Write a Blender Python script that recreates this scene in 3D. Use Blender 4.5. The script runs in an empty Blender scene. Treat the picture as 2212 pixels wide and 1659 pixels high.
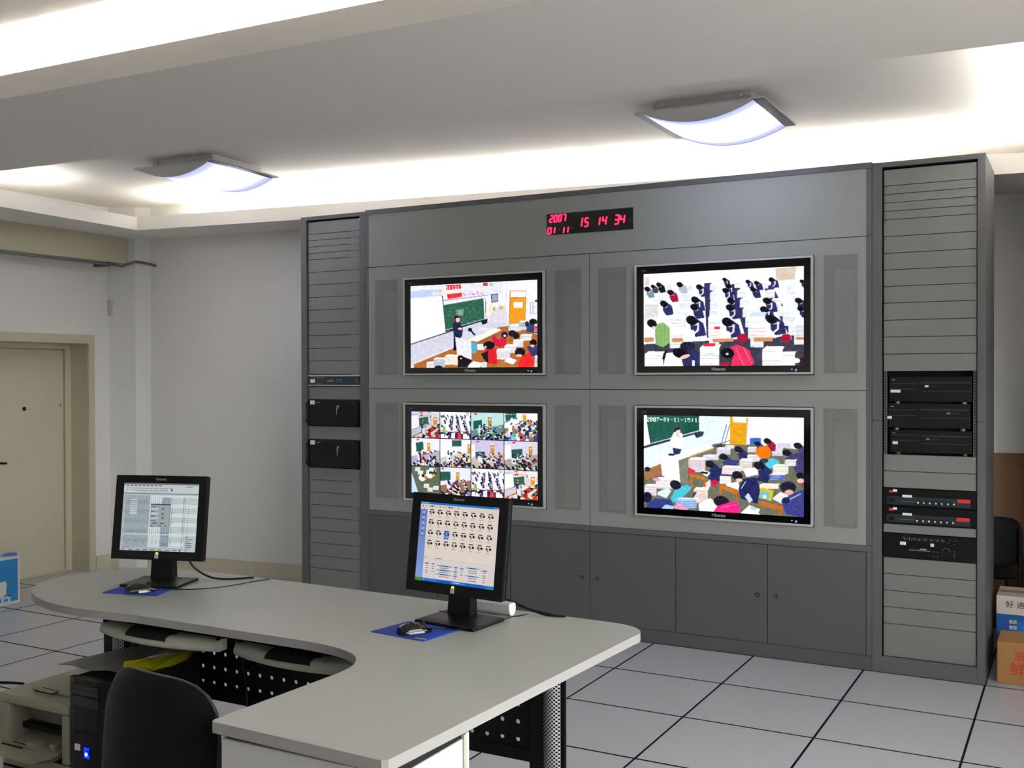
import bpy, bmesh, math, random
import numpy as np
from mathutils import Matrix, Vector

# ------------------------------------------------------------------ camera
SC = bpy.context.scene
COL = SC.collection
YAW, PITCH, ROLL = 0.49854, -0.00858, 0.00255
cam_d = bpy.data.cameras.new('camera')
cam_d.sensor_fit = 'HORIZONTAL'; cam_d.sensor_width = 36.0
cam_d.lens = 2258.76 / 2212 * 36.0
cam_d.clip_start = 0.05
cam = bpy.data.objects.new('camera', cam_d)
COL.objects.link(cam)
_R = Matrix.Rotation(YAW, 3, 'Z') @ Matrix.Rotation(PITCH, 3, 'X') @ Matrix.Rotation(ROLL, 3, 'Y')
_r, _f, _u = _R.col[0], _R.col[1], _R.col[2]
_m = Matrix(((_r.x, _u.x, -_f.x), (_r.y, _u.y, -_f.y), (_r.z, _u.z, -_f.z))).to_4x4()
_m.translation = Vector((0.4309, -5.8566, 1.5983))
cam.matrix_world = _m
SC.camera = cam

# ------------------------------------------------------------------ world, exposure
SC.view_settings.view_transform = 'Standard'
SC.view_settings.look = 'None'
SC.view_settings.gamma = 1.0
SC.view_settings.use_curve_mapping = False
SC.view_settings.exposure = 1.55
SC.cycles.use_denoising = True
SC.cycles.max_bounces = 8
SC.cycles.diffuse_bounces = 5
SC.cycles.transparent_max_bounces = 8
SC.cycles.sample_clamp_indirect = 8.0
world = bpy.data.worlds.new('daylight'); SC.world = world
world.use_nodes = True
_bg = world.node_tree.nodes['Background']
_bg.inputs[0].default_value = (1.0, 0.95, 0.93, 1); _bg.inputs[1].default_value = WORLD = 5.8

# overcast sky above the horizon, darker ground below it
_wt = world.node_tree; _tc = _wt.nodes.new('ShaderNodeTexCoord'); _sp = _wt.nodes.new('ShaderNodeSeparateXYZ'); _mr = _wt.nodes.new('ShaderNodeMapRange'); _mx = _wt.nodes.new('ShaderNodeMix')
_mx.data_type = 'RGBA'; _mx.inputs[6].default_value = (0.20, 0.18, 0.16, 1); _mx.inputs[7].default_value = (1.0, 0.95, 0.93, 1)
_mr.inputs[1].default_value = -0.05; _mr.inputs[2].default_value = 0.05
_wt.links.new(_tc.outputs['Generated'], _sp.inputs[0]); _wt.links.new(_sp.outputs[2], _mr.inputs[0]); _wt.links.new(_mr.outputs[0], _mx.inputs[0]); _wt.links.new(_mx.outputs[2], _bg.inputs[0])

TUBE_STRENGTH = 45.0       # cove fluorescent tubes
LAMP_STRENGTH = 4.6        # ceiling luminaire diffusers

# ------------------------------------------------------------------ materials
def srgb(r, g, b):
    def c(v):
        v = v / 255.0
        return v / 12.92 if v <= 0.04045 else ((v + 0.055) / 1.055) ** 2.4
    return (c(r), c(g), c(b), 1.0)

MATS = {}
def mat(name, rgb, rough=0.5, metal=0.0, var=0.06, scale=18.0, bump=0.0, bscale=220.0, spec=0.5, coat=0.0):
    """plain painted / plastic / metal surface with a little procedural tint variation and grain"""
    if name in MATS: return MATS[name]
    m = bpy.data.materials.new(name); m.use_nodes = True
    nt = m.node_tree; b = nt.nodes['Principled BSDF']
    col = srgb(*rgb)
    tc = nt.nodes.new('ShaderNodeTexCoord')
    n = nt.nodes.new('ShaderNodeTexNoise'); n.inputs['Scale'].default_value = scale; n.inputs['Detail'].default_value = 4
    nt.links.new(tc.outputs['Object'], n.inputs['Vector'])
    mx = nt.nodes.new('ShaderNodeMix'); mx.data_type = 'RGBA'
    mx.inputs[6].default_value = tuple(c * (1 - var) for c in col[:3]) + (1,)
    mx.inputs[7].default_value = tuple(min(1, c * (1 + var)) for c in col[:3]) + (1,)
    nt.links.new(n.outputs['Fac'], mx.inputs[0]); nt.links.new(mx.outputs[2], b.inputs['Base Color'])
    b.inputs['Roughness'].default_value = rough; b.inputs['Metallic'].default_value = metal
    b.inputs['Specular IOR Level'].default_value = spec
    if coat: b.inputs['Coat Weight'].default_value = coat
    if bump:
        n2 = nt.nodes.new('ShaderNodeTexNoise'); n2.inputs['Scale'].default_value = bscale; n2.inputs['Detail'].default_value = 3
        nt.links.new(tc.outputs['Object'], n2.inputs['Vector'])
        bp = nt.nodes.new('ShaderNodeBump'); bp.inputs['Strength'].default_value = bump; bp.inputs['Distance'].default_value = 0.002
        nt.links.new(n2.outputs['Fac'], bp.inputs['Height']); nt.links.new(bp.outputs[0], b.inputs['Normal'])
    MATS[name] = m
    return m

def emit(name, rgb, strength):
    if name in MATS: return MATS[name]
    m = bpy.data.materials.new(name); m.use_nodes = True
    nt = m.node_tree; nt.nodes.clear()
    o = nt.nodes.new('ShaderNodeOutputMaterial'); e = nt.nodes.new('ShaderNodeEmission')
    e.inputs[0].default_value = srgb(*rgb); e.inputs[1].default_value = strength
    nt.links.new(e.outputs[0], o.inputs[0]); MATS[name] = m
    return m

def perforated(name, rgb, pitch, hole, rough=0.45, metal=0.0):
    """sheet with staggered round holes one can see through (holes too fine to model one by one)"""
    if name in MATS: return MATS[name]
    m = mat(name, rgb, rough, metal, 0.03)
    nt = m.node_tree; b = nt.nodes['Principled BSDF']; out = [n for n in nt.nodes if n.type == 'OUTPUT_MATERIAL'][0]
    uv = nt.nodes.new('ShaderNodeUVMap')
    def math_(op, a, bv=None, c=None):
        n = nt.nodes.new('ShaderNodeMath'); n.operation = op
        for i, v in enumerate((a, bv, c)):
            if v is None: continue
            if isinstance(v, (int, float)): n.inputs[i].default_value = v
            else: nt.links.new(v, n.inputs[i])
        return n.outputs[0]
    sep = nt.nodes.new('ShaderNodeSeparateXYZ'); nt.links.new(uv.outputs[0], sep.inputs[0])
    fac = None
    for off in (0.0, 0.5):
        du = math_('SUBTRACT', math_('FRACT', math_('MULTIPLY_ADD', sep.outputs[0], 1 / pitch, off)), 0.5)
        dv = math_('SUBTRACT', math_('FRACT', math_('MULTIPLY_ADD', sep.outputs[1], 1 / pitch, off)), 0.5)
        r2 = math_('ADD', math_('MULTIPLY', du, du), math_('MULTIPLY', dv, dv))
        h = math_('LESS_THAN', r2, (hole / pitch) ** 2)
        fac = h if fac is None else math_('MAXIMUM', fac, h)
    tr = nt.nodes.new('ShaderNodeBsdfTransparent'); ms = nt.nodes.new('ShaderNodeMixShader')
    nt.links.new(fac, ms.inputs[0]); nt.links.new(b.outputs[0], ms.inputs[1]); nt.links.new(tr.outputs[0], ms.inputs[2])
    nt.links.new(ms.outputs[0], out.inputs[0])
    return m

def picture_mat(name, strength):
    """lit display: emission from the per-face colours of the picture mesh"""
    if name in MATS: return MATS[name]
    m = bpy.data.materials.new(name); m.use_nodes = True
    nt = m.node_tree; nt.nodes.clear()
    o = nt.nodes.new('ShaderNodeOutputMaterial'); e = nt.nodes.new('ShaderNodeEmission')
    a = nt.nodes.new('ShaderNodeAttribute'); a.attribute_name = 'tint'
    nt.links.new(a.outputs['Color'], e.inputs[0]); e.inputs[1].default_value = strength
    nt.links.new(e.outputs[0], o.inputs[0]); MATS[name] = m
    return m

def print_mat(name, rough=0.6):
    """printed surface: diffuse colour from the per-face colours of the picture mesh"""
    if name in MATS: return MATS[name]
    m = bpy.data.materials.new(name); m.use_nodes = True
    nt = m.node_tree; b = nt.nodes['Principled BSDF']
    a = nt.nodes.new('ShaderNodeAttribute'); a.attribute_name = 'tint'
    nt.links.new(a.outputs['Color'], b.inputs['Base Color']); b.inputs['Roughness'].default_value = rough
    MATS[name] = m
    return m

# ------------------------------------------------------------------ mesh builder
class MB:
    def __init__(s): s.v = []; s.f = []; s.smooth = []; s.uv = None
    def _add(s, vs, fs, smooth=False):
        o = len(s.v); s.v += [tuple(map(float, p)) for p in vs]; s.f += [tuple(i + o for i in f) for f in fs]
        s.smooth += [smooth] * len(fs); return s
    def box(s, x0, x1, y0, y1, z0, z1):
        if x0 > x1: x0, x1 = x1, x0
        if y0 > y1: y0, y1 = y1, y0
        if z0 > z1: z0, z1 = z1, z0
        return s._add([(x0,y0,z0),(x1,y0,z0),(x1,y1,z0),(x0,y1,z0),(x0,y0,z1),(x1,y0,z1),(x1,y1,z1),(x0,y1,z1)],
                      [(0,3,2,1),(4,5,6,7),(0,1,5,4),(1,2,6,5),(2,3,7,6),(3,0,4,7)])
    def bev(s, x0, x1, y0, y1, z0, z1, b=0.004):
        """box with its twelve edges chamfered"""
        bm = bmesh.new(); bmesh.ops.create_cube(bm, size=1)
        for v in bm.verts:
            v.co = Vector((x0 + (v.co.x + .5) * (x1 - x0), y0 + (v.co.y + .5) * (y1 - y0), z0 + (v.co.z + .5) * (z1 - z0)))
        bmesh.ops.bevel(bm, geom=bm.edges[:], offset=b, segments=2, affect='EDGES', profile=0.6)
        bm.verts.ensure_lookup_table(); bm.verts.index_update()
        s._add([v.co[:] for v in bm.verts], [[v.index for v in f.verts] for f in bm.faces]); bm.free(); return s
    def prism(s, pts, z0, z1, axis='z', smooth=False):
        """2-D outline (ccw) extruded along an axis; 'y': pts are (x,z); 'x': pts are (y,z)"""
        n = len(pts)
        def P(p, h):
            return {'z': (p[0], p[1], h), 'y': (p[0], h, p[1]), 'x': (h, p[0], p[1])}[axis]
        vs = [P(p, z0) for p in pts] + [P(p, z1) for p in pts]
        fs = [tuple(range(n - 1, -1, -1)), tuple(range(n, 2 * n))]
        s._add(vs, fs)
        s._add(vs, [(i, (i + 1) % n, n + (i + 1) % n, n + i) for i in range(n)], smooth); return s
    def cyl(s, c, r, h, axis='z', n=20, r2=None, smooth=True):
        r2 = r if r2 is None else r2
        a = [2 * math.pi * i / n for i in range(n)]
        def P(u, v, w):
            return {'z': (c[0]+u, c[1]+v, c[2]+w), 'y': (c[0]+u, c[1]+w, c[2]+v), 'x': (c[0]+w, c[1]+u, c[2]+v)}[axis]
        vs = [P(r*math.cos(t), r*math.sin(t), 0) for t in a] + [P(r2*math.cos(t), r2*math.sin(t), h) for t in a]
        s._add(vs, [tuple(range(n-1,-1,-1)), tuple(range(n, 2*n))])
        s._add(vs, [(i,(i+1)%n,n+(i+1)%n,n+i) for i in range(n)], smooth); return s
    def tube(s, pts, r, n=8):
        pts = [Vector(p) for p in pts]; rings = []
        up = Vector((0, 0, 1))
        for i, p in enumerate(pts):
            d = (pts[min(i+1, len(pts)-1)] - pts[max(i-1, 0)]).normalized()
            a = d.cross(up)
            if a.length < 1e-3: a = d.cross(Vector((1, 0, 0)))
            a.normalize(); b = a.cross(d)
            rr = r[i] if isinstance(r, (list, tuple)) else r
            rings.append([p + (a*math.cos(2*math.pi*k/n) + b*math.sin(2*math.pi*k/n))*rr for k in range(n)])
        vs = [q[:] for R_ in rings for q in R_]; fs = []
        for i in range(len(pts)-1):
            for k in range(n):
                fs.append((i*n+k, i*n+(k+1)%n, (i+1)*n+(k+1)%n, (i+1)*n+k))
        s._add(vs, fs, True)
        s._add(vs, [tuple(range(n-1,-1,-1)), tuple((len(pts)-1)*n+k for k in range(n))]); return s
    def quad(s, a, b, c, d): return s._add([a, b, c, d], [(0, 1, 2, 3)])
    def grid(s, rows, smooth=True, closed=False):
        m = len(rows[0]); vs = [p for r_ in rows for p in r_]; fs = []
        for i in range(len(rows)-1):
            for k in range(m if closed else m-1):
                fs.append((i*m+k, i*m+(k+1)%m, (i+1)*m+(k+1)%m, (i+1)*m+k))
        return s._add(vs, fs, smooth)
    def plate(s, x0, x1, z0, z1, y0, y1, holes=()):
        """upright sheet between y0 (front) and y1 with rectangular holes cut through it"""
        xs = sorted({x0, x1, *[h[0] for h in holes], *[h[1] for h in holes]}); zs = sorted({z0, z1, *[h[2] for h in holes], *[h[3] for h in holes]})
        ins = lambda x, z: any(h[0] < x < h[1] and h[2] < z < h[3] for h in holes)
        solid = [[not ins((xs[i]+xs[i+1])/2, (zs[k]+zs[k+1])/2) for k in range(len(zs)-1)] for i in range(len(xs)-1)]
        g = lambda i, k: 0 <= i < len(xs)-1 and 0 <= k < len(zs)-1 and solid[i][k]
        for i in range(len(xs)-1):
            for k in range(len(zs)-1):
                if not solid[i][k]: continue
                a, b, c, d = xs[i], xs[i+1], zs[k], zs[k+1]
                s.quad((a,y0,c),(b,y0,c),(b,y0,d),(a,y0,d)); s.quad((b,y1,c),(a,y1,c),(a,y1,d),(b,y1,d))
                if not g(i-1,k): s.quad((a,y1,c),(a,y0,c),(a,y0,d),(a,y1,d))
                if not g(i+1,k): s.quad((b,y0,c),(b,y1,c),(b,y1,d),(b,y0,d))
                if not g(i,k-1): s.quad((a,y1,c),(b,y1,c),(b,y0,c),(a,y0,c))
                if not g(i,k+1): s.quad((a,y0,d),(b,y0,d),(b,y1,d),(a,y1,d))
        return s
    def rot(s, ang, c=(0, 0, 0), axis='Z'):
        M = Matrix.Translation(c) @ Matrix.Rotation(ang, 4, axis) @ Matrix.Translation(-Vector(c))
        s.v = [tuple(M @ Vector(p)) for p in s.v]; return s
    def mesh(s, name):
        me = bpy.data.meshes.new(name); me.from_pydata(s.v, [], s.f); me.update()
        me.polygons.foreach_set('use_smooth', s.smooth)
        return me
    def build(s, name, m, parent=None, loc=None, rot=None):
        return link(name, s.mesh(name), m, parent, loc, rot)

def link(name, me, m, parent=None, loc=None, rot=None):
    if isinstance(m, str): m = MATS[m]
    if m is not None and not me.materials: me.materials.append(m)
    o = bpy.data.objects.new(name, me); COL.objects.link(o)
    if parent is not None: o.parent = parent
    if loc is not None: o.location = loc
    if rot is not None: o.rotation_euler = rot
    return o

def tag(o, label=None, cat=None, group=None, kind=None):
    if label: o['label'] = label
    if cat: o['category'] = cat
    if group: o['group'] = group
    if kind: o['kind'] = kind
    return o

def thing(name, label, cat, loc=(0, 0, 0), rz=0.0, group=None):
    o = bpy.data.objects.new(name, None); COL.objects.link(o); o.empty_display_size = 0.1
    o.location = loc; o.rotation_euler = (0, 0, rz)
    return tag(o, label, cat, group)

def uv_plane(o, fx, fy):
    """uv in metres from two coordinate functions of the vertex position"""
    me = o.data; uv = me.uv_layers.new(name='UVMap')
    for lp in me.loops:
        p = me.vertices[lp.vertex_index].co; uv.data[lp.index].uv = (fx(p), fy(p))
    return o

_txt = {}
def text(name, body, size, m, parent, loc, rot, shear=0.0, align='CENTER', ext=0.0004, sx=1.0, bold=0.0):
    cu = bpy.data.curves.new(name, 'FONT'); cu.body = body; cu.size = size; cu.align_x = align; cu.align_y = 'CENTER'
    cu.extrude = ext; cu.shear = shear; cu.offset = bold; cu.resolution_u = 3
    t = bpy.data.objects.new(name, cu); COL.objects.link(t)
    dg = bpy.context.evaluated_depsgraph_get(); me = bpy.data.meshes.new_from_object(t.evaluated_get(dg))
    bpy.data.objects.remove(t); bpy.data.curves.remove(cu)
    for v in me.vertices: v.co.x *= sx
    me.materials.clear()
    o = link(name, me, m, parent, loc, rot)
    return o
FRONT = (math.pi / 2, 0, 0)     # text standing upright, read from -y

# ------------------------------------------------------------------ flat pictures (screens, prints): painted shapes -> coloured face mesh
class Canvas:
    def __init__(s, w, h, bg=(255, 255, 255)):
        s.w, s.h = w, h; s.a = np.empty((h, w, 3), np.float32); s.a[:] = bg
        s.yy, s.xx = np.mgrid[0:h, 0:w].astype(np.float32); s.xx += .5; s.yy += .5; s.map = lambda x, y: (x, y)
    def quadmap(s, tl, tr, br, bl):
        """author in the pixel frame of a slanted quad: straight left/right sides, sloping top and bottom"""
        def f(x, y):
            u = (x - tl[0]) / (tr[0] - tl[0]); t = tl[1] + u * (tr[1] - tl[1]); b = bl[1] + u * (br[1] - bl[1])
            return u * s.w, (y - t) / (b - t) * s.h
        s.map = f
    def poly(s, pts, c):
        P = [s.map(*p) for p in pts]; ins = np.zeros((s.h, s.w), bool); j = len(P) - 1
        for i in range(len(P)):
            (xi, yi), (xj, yj) = P[i], P[j]
            if yi != yj:
                cond = ((yi > s.yy) != (yj > s.yy)) & (s.xx < (xj - xi) * (s.yy - yi) / (yj - yi) + xi); ins ^= cond
            j = i
        s.a[ins] = c
    def rect(s, x0, y0, x1, y1, c): s.poly([(x0, y0), (x1, y0), (x1, y1), (x0, y1)], c)
    def ell(s, x, y, rx, ry, c, ang=0.0):
        n = 14; ca, sa = math.cos(ang), math.sin(ang)
        s.poly([(x + rx*math.cos(t)*ca - ry*math.sin(t)*sa, y + rx*math.cos(t)*sa + ry*math.sin(t)*ca) for t in [2*math.pi*k/n for k in range(n)]], c)
    def line(s, x0, y0, x1, y1, w, c):
        d = math.hypot(x1-x0, y1-y0) or 1; nx, ny = -(y1-y0)/d*w/2, (x1-x0)/d*w/2
        s.poly([(x0+nx, y0+ny), (x1+nx, y1+ny), (x1-nx, y1-ny), (x0-nx, y0-ny)], c)
    def grad(s, x0, y0, x1, y1, c0, c1):
        n = 10
        for k in range(n):
            t = k / (n - 1); c = tuple(a + (b - a) * t for a, b in zip(c0, c1))
            s.rect(x0, y0 + (y1-y0)*k/n, x1, y0 + (y1-y0)*(k+1)/n + 1, c)
    DIG = {'0': '01110100011001110101110011000101110', '1': '00100011000010000100001000010001110', '2': '01110100010000100010001000100011111',
           '3': '11111000100010000010000011000101110', '4': '00010001100101010010111110001000010', '5': '11111100001111000001000011000101110',
           '6': '00110010001000011110100011000101110', '7': '11111000010001000100010000100001000', '8': '01110100011000101110100011000101110',
           '9': '01110100011000101111000010001001100', '-': '00000000000000011111000000000000000', ':': '00000011000110000000011000110000000'}
    def digits(s, txt, x, y, cw, ch, c, slope=0.0, gap=1.25):
        for ch_ in txt:
            bits = s.DIG.get(ch_)
            if bits:
                for k, b in enumerate(bits):
                    if b == '1':
                        px, py = x + (k % 5) * cw / 5, y + (k // 5) * ch / 7
                        s.rect(px, py, px + cw/5*1.15, py + ch/7*1.15, c)
            x += cw * gap; y += cw * gap * slope
    def paste(s, o, x0, y0, x1, y1, tint=(1, 1, 1), flip=False):
        a = o.a[:, ::-1] if flip else o.a
        h, w = y1 - y0, x1 - x0
        ys = (np.arange(h * 2) * o.h / (h * 2)).astype(int); xs = (np.arange(w * 2) * o.w / (w * 2)).astype(int)
        b = a[ys][:, xs].reshape(h, 2, w, 2, 3).mean((1, 3)); s.a[y0:y1, x0:x1] = np.clip(b * np.array(tint), 0, 255)
    def soften(s, k=.5):
        a = np.pad(s.a, ((1, 1), (1, 1), (0, 0)), 'edge'); n = (a[:-2, 1:-1] + a[2:, 1:-1] + a[1:-1, :-2] + a[1:-1, 2:]) / 4
        s.a = s.a * (1 - k) + n * k; return s
    def grain(s, seed, amp):
        r = np.random.default_rng(seed)
        for k, w in ((2, .6), (5, .9)):
            n = r.normal(0, 1, (s.h // k + 2, s.w // k + 2)); s.a += (np.repeat(np.repeat(n, k, 0), k, 1)[:s.h, :s.w] * amp * w)[..., None]
        s.a = np.clip(s.a, 0, 255); return s
    def obj(s, name, m, parent, origin, ux, uz, W, H, step=6):
        """mesh of coloured rectangles: runs of equal colour per row, stacked where they repeat"""
        q = np.clip(np.round(s.a / step) * step, 0, 255).astype(np.int32); key = (q[..., 0] << 16) | (q[..., 1] << 8) | q[..., 2]
        live = {}; rects = []
        for y in range(s.h):
            row = key[y]; cut = np.flatnonzero(np.diff(row)) + 1; st = np.concatenate(([0], cut)); en = np.concatenate((cut, [s.w])); new = {}
            for a, b in zip(st.tolist(), en.tolist()):
                k = (a, b, int(row[a])); new[k] = live.pop(k, y)
            for (a, b, k), y0 in live.items(): rects.append((a, b, y0, y, k))
            live = new
        for (a, b, k), y0 in live.items(): rects.append((a, b, y0, s.h, k))
        R_ = np.array(rects, np.int64); O, ux, uz = np.array(origin), np.array(ux), np.array(uz)
        fx = lambda v: (v / s.w * W)[:, None] * ux; fz = lambda v: ((1 - v / s.h) * H)[:, None] * uz
        co = np.stack([O + fx(R_[:, 0]) + fz(R_[:, 3]), O + fx(R_[:, 1]) + fz(R_[:, 3]), O + fx(R_[:, 1]) + fz(R_[:, 2]), O + fx(R_[:, 0]) + fz(R_[:, 2])], 1).reshape(-1, 3)
        n = len(R_); me = bpy.data.meshes.new(name)
        me.vertices.add(4*n); me.vertices.foreach_set('co', co.ravel()); me.loops.add(4*n); me.loops.foreach_set('vertex_index', np.arange(4*n))
        me.polygons.add(n); me.polygons.foreach_set('loop_start', np.arange(n)*4)
        try: me.polygons.foreach_set('loop_total', np.full(n, 4))
        except Exception: pass
        me.update(calc_edges=True)
        rgb = np.stack([(R_[:, 4] >> 16) & 255, (R_[:, 4] >> 8) & 255, R_[:, 4] & 255], 1) / 255.0
        lin = np.where(rgb <= 0.04045, rgb / 12.92, ((rgb + 0.055) / 1.055) ** 2.4)
        at = me.attributes.new('tint', 'FLOAT_COLOR', 'FACE'); at.data.foreach_set('color', np.concatenate([lin, np.ones((n, 1))], 1).ravel())
        return link(name, me, m, parent)

# base palette
mat('wall_paint', (226, 225, 222), 0.85, var=0.025, scale=3, bump=0.15, bscale=90)
mat('ceiling_paint', (236, 232, 228), 0.9, var=0.02, scale=2, bump=0.08, bscale=60)
mat('cream_trim', (192, 186, 160), 0.6, var=0.05, scale=4, bump=0.05)
mat('cream_door', (198, 192, 170), 0.55, var=0.05, scale=3, bump=0.08, bscale=40)
mat('tile_white', (174, 174, 180), 0.32, var=0.03, scale=40)
mat('tile_joint', (22, 18, 34), 0.6)
mat('skirting_tile', (200, 193, 170), 0.35, var=0.06, scale=6)
mat('frame_grey', (90, 90, 93), 0.5, var=0.03, scale=60, bump=0.06, bscale=600)
mat('panel_grey', (142, 145, 143), 0.52, var=0.02, scale=60, bump=0.05, bscale=700)
mat('door_grey', (84, 84, 86), 0.5, var=0.03, scale=60, bump=0.08, bscale=600)
mat('dark_interior', (10, 10, 12), 0.9)
mat('rack_panel', (118, 120, 118), 0.45, var=0.02, scale=60, bump=0.05, bscale=700)
mat('black_plastic', (8, 8, 10), 0.4, var=0.1, scale=50, spec=0.3)
mat('black_gloss', (5, 5, 6), 0.12, var=0.1, coat=0.3)
mat('black_metal', (10, 11, 12), 0.5, var=0.1, scale=80, bump=0.1, bscale=500, spec=0.2)
mat('silver', (190, 191, 194), 0.36, 0.2, var=0.03)
mat('chrome', (205, 205, 210), 0.2, 1.0, var=0.03)
mat('brass', (190, 165, 110), 0.28, 1.0, var=0.05)
mat('worktop', (157, 159, 153), 0.42, var=0.025, scale=90, bump=0.04, bscale=400)
mat('edge_band', (156, 153, 152), 0.5, var=0.03)
mat('white_board', (194, 193, 193), 0.5, var=0.02)
mat('tray_grey', (176, 176, 162), 0.42, var=0.04)
mat('rubber_black', (12, 12, 13), 0.65, var=0.1, bump=0.1, spec=0.2)
mat('leather_black', (9, 10, 12), 0.5, var=0.15, scale=30, bump=0.35, bscale=160, spec=0.15)
mat('beige_plastic', (156, 152, 133), 0.5, var=0.03)
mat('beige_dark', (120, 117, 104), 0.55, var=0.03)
mat('pad_blue', (14, 58, 160), 0.75, var=0.08, scale=60)
mat('white_label', (232, 232, 236), 0.6, var=0.01)
mat('red_label', (205, 42, 36), 0.55, var=0.03)
mat('carton_brown', (168, 122, 72), 0.8, var=0.06, scale=12)
mat('wood_brown', (112, 74, 28), 0.55, var=0.2, scale=7)
mat('yellow_bag', (188, 186, 20), 0.35, var=0.1, scale=14)
mat('sheet_grey', (142, 142, 140), 0.4, var=0.04, scale=10)
mat('logo_silver', (190, 192, 196), 0.35, 0.6)
mat('faint_print', (110, 112, 116), 0.5)
# ================================================================== the room
ZS, ZT = 2.74, 3.0                      # soffit underside, tray ceiling
XL, XR, YF = -6.69, 1.72, -7.6
BACK = [(XL, 0.20), (-6.47, 0.28), (-6.39, 0.37), (-3.6, 0.66), (0.0, 1.5), (XR, 1.9)]

# ---- floor: raised-floor tiles with dark joints
fl = MB().box(-6.95, XR, YF, 2.1, -0.06, -0.010).build('floor', 'tile_joint'); tag(fl, 'raised access floor of white square tiles with dark joints', 'floor', kind='structure')
tile_full = MB().bev(-0.295, 0.295, -0.2935, 0.2935, -0.010, 0.0, 0.001).mesh('floor_tile')
tile_full.materials.append(MATS['tile_white']); tile_full.materials.append(MATS['tile_joint'])
for f_ in tile_full.polygons: f_.material_index = 0 if f_.normal.z > .9 else 1     # white top, black edge trim
for i in range(-3, 12):
    for j in range(-3, 13):
        x1, y1 = -0.6 * i, -0.6 * j; x0, y0 = x1 - 0.6, y1 - 0.6
        if y0 > 1.55 or (y0 > 0.9 and x1 < -2.5): continue
        if x0 >= -6.7 and x1 <= 1.3 and y1 <= 1.25 and y0 >= -7.6:
            o = link('floor_tile', tile_full, None, fl, ((x0 + x1) / 2, (y0 + y1) / 2, 0))
        else:
            a, b, c, d = max(x0, -6.93) + .005, min(x1, XR) - .005, max(y0, YF) + .0065, min(y1, 2.05) - .0065
            if b - a > .03 and d - c > .03: 
                me_ = MB().box(a, b, c, d, -0.010, 0).mesh('floor_tile'); me_.materials.append(MATS['tile_white']); me_.materials.append(MATS['tile_joint'])
                for f_ in me_.polygons: f_.material_index = 0 if f_.normal.z > .9 else 1
                link('floor_tile', me_, None, fl)

# ---- walls
T = 0.14
DY0, DY1, DZ = -1.02, -0.012, 1.865       # door opening
wl = MB().box(XL - T - .14, XL, YF - T, DY0, 0, ZT).box(XL - T - .14, XL, DY1, 0.36, 0, ZT).box(XL - T - .14, XL, DY0, DY1, DZ, ZT).box(XL - T - .18, XL - T - .141, DY0 - .1, DY1 + .1, 0, 2)  # last box: unseen backing added behind the door to stop daylight leaking in
tag(wl.build('wall_left', 'wall_paint'), 'pale grey painted wall with the recessed cream door', 'wall', kind='structure')
wb = MB().prism(BACK + [(XR, 2.3), (XL - .2, 2.3), (XL - .2, 0.20)], 0, ZT)
tag(wb.build('wall_back', 'wall_paint'), 'pale grey painted wall behind the equipment racks', 'wall', kind='structure')
WY0, WY1, WZ0, WZ1 = -5.6, -1.7, 0.85, 2.3   # window in the right wall
wr = MB().box(XR, XR + T, YF - T, WY0, 0, ZT).box(XR, XR + T, WY1, 2.3, 0, ZT).box(XR, XR + T, WY0, WY1, 0, WZ0).box(XR, XR + T, WY0, WY1, WZ1, ZT).box(.33, XR, .76, .90, 0, ZS)  # last box: unseen pilaster added to keep window light off the corner
tag(wr.build('wall_right', 'wall_paint'), 'pale grey wall with a wide window', 'wall', kind='structure')
tag(MB().box(XL - T, XR + T, YF - T, YF, 0, ZT).build('wall_front', 'wall_paint'), 'plain pale grey wall facing the screens', 'wall', kind='structure')
tag(MB().box(XL - T - .14, XR + T, YF - T, 2.3, ZT, ZT + .1).build('ceiling', 'ceiling_paint'), 'flat white tray ceiling above the cove lights', 'ceiling', kind='structure')

# ---- window (beside the camera, lets the daylight in)
w1 = thing('window_1', 'wide white framed window in the plain side wall', 'window'); w1['kind'] = 'structure'
fr = MB()
for y in np.linspace(WY0, WY1, 4): fr.box(XR + .03, XR + .09, y - .03, y + .03, WZ0, WZ1)
for z in (WZ0, 1.95, WZ1): fr.box(XR + .03, XR + .09, WY0, WY1, z - .03, z + .03)
fr.build('window_frame', 'white_board', w1)
gl = bpy.data.materials.new('window_glass'); gl.use_nodes = True
_n = gl.node_tree; _n.nodes.clear(); _o = _n.nodes.new('ShaderNodeOutputMaterial'); _t = _n.nodes.new('ShaderNodeBsdfTransparent'); _g = _n.nodes.new('ShaderNodeBsdfGlossy'); _x = _n.nodes.new('ShaderNodeMixShader')
_g.inputs['Roughness'].default_value = 0.02; _x.inputs[0].default_value = 0.06; _t.inputs[0].default_value = (.93, .96, .95, 1)
_n.links.new(_t.outputs[0], _x.inputs[1]); _n.links.new(_g.outputs[0], _x.inputs[2]); _n.links.new(_x.outputs[0], _o.inputs[0])
ys = np.linspace(WY0, WY1, 4)
for k in range(3):
    for za, zb in ((WZ0 + .03, 1.92), (1.98, WZ1 - .03)):
        MB().box(XR + .055, XR + .061, ys[k] + .03, ys[k+1] - .03, za, zb).build('pane', gl, w1)
MB().box(XR - .08, XR + .03, WY0 - .05, WY1 + .05, WZ0 - .04, WZ0).build('window_sill', 'white_board', w1)

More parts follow.
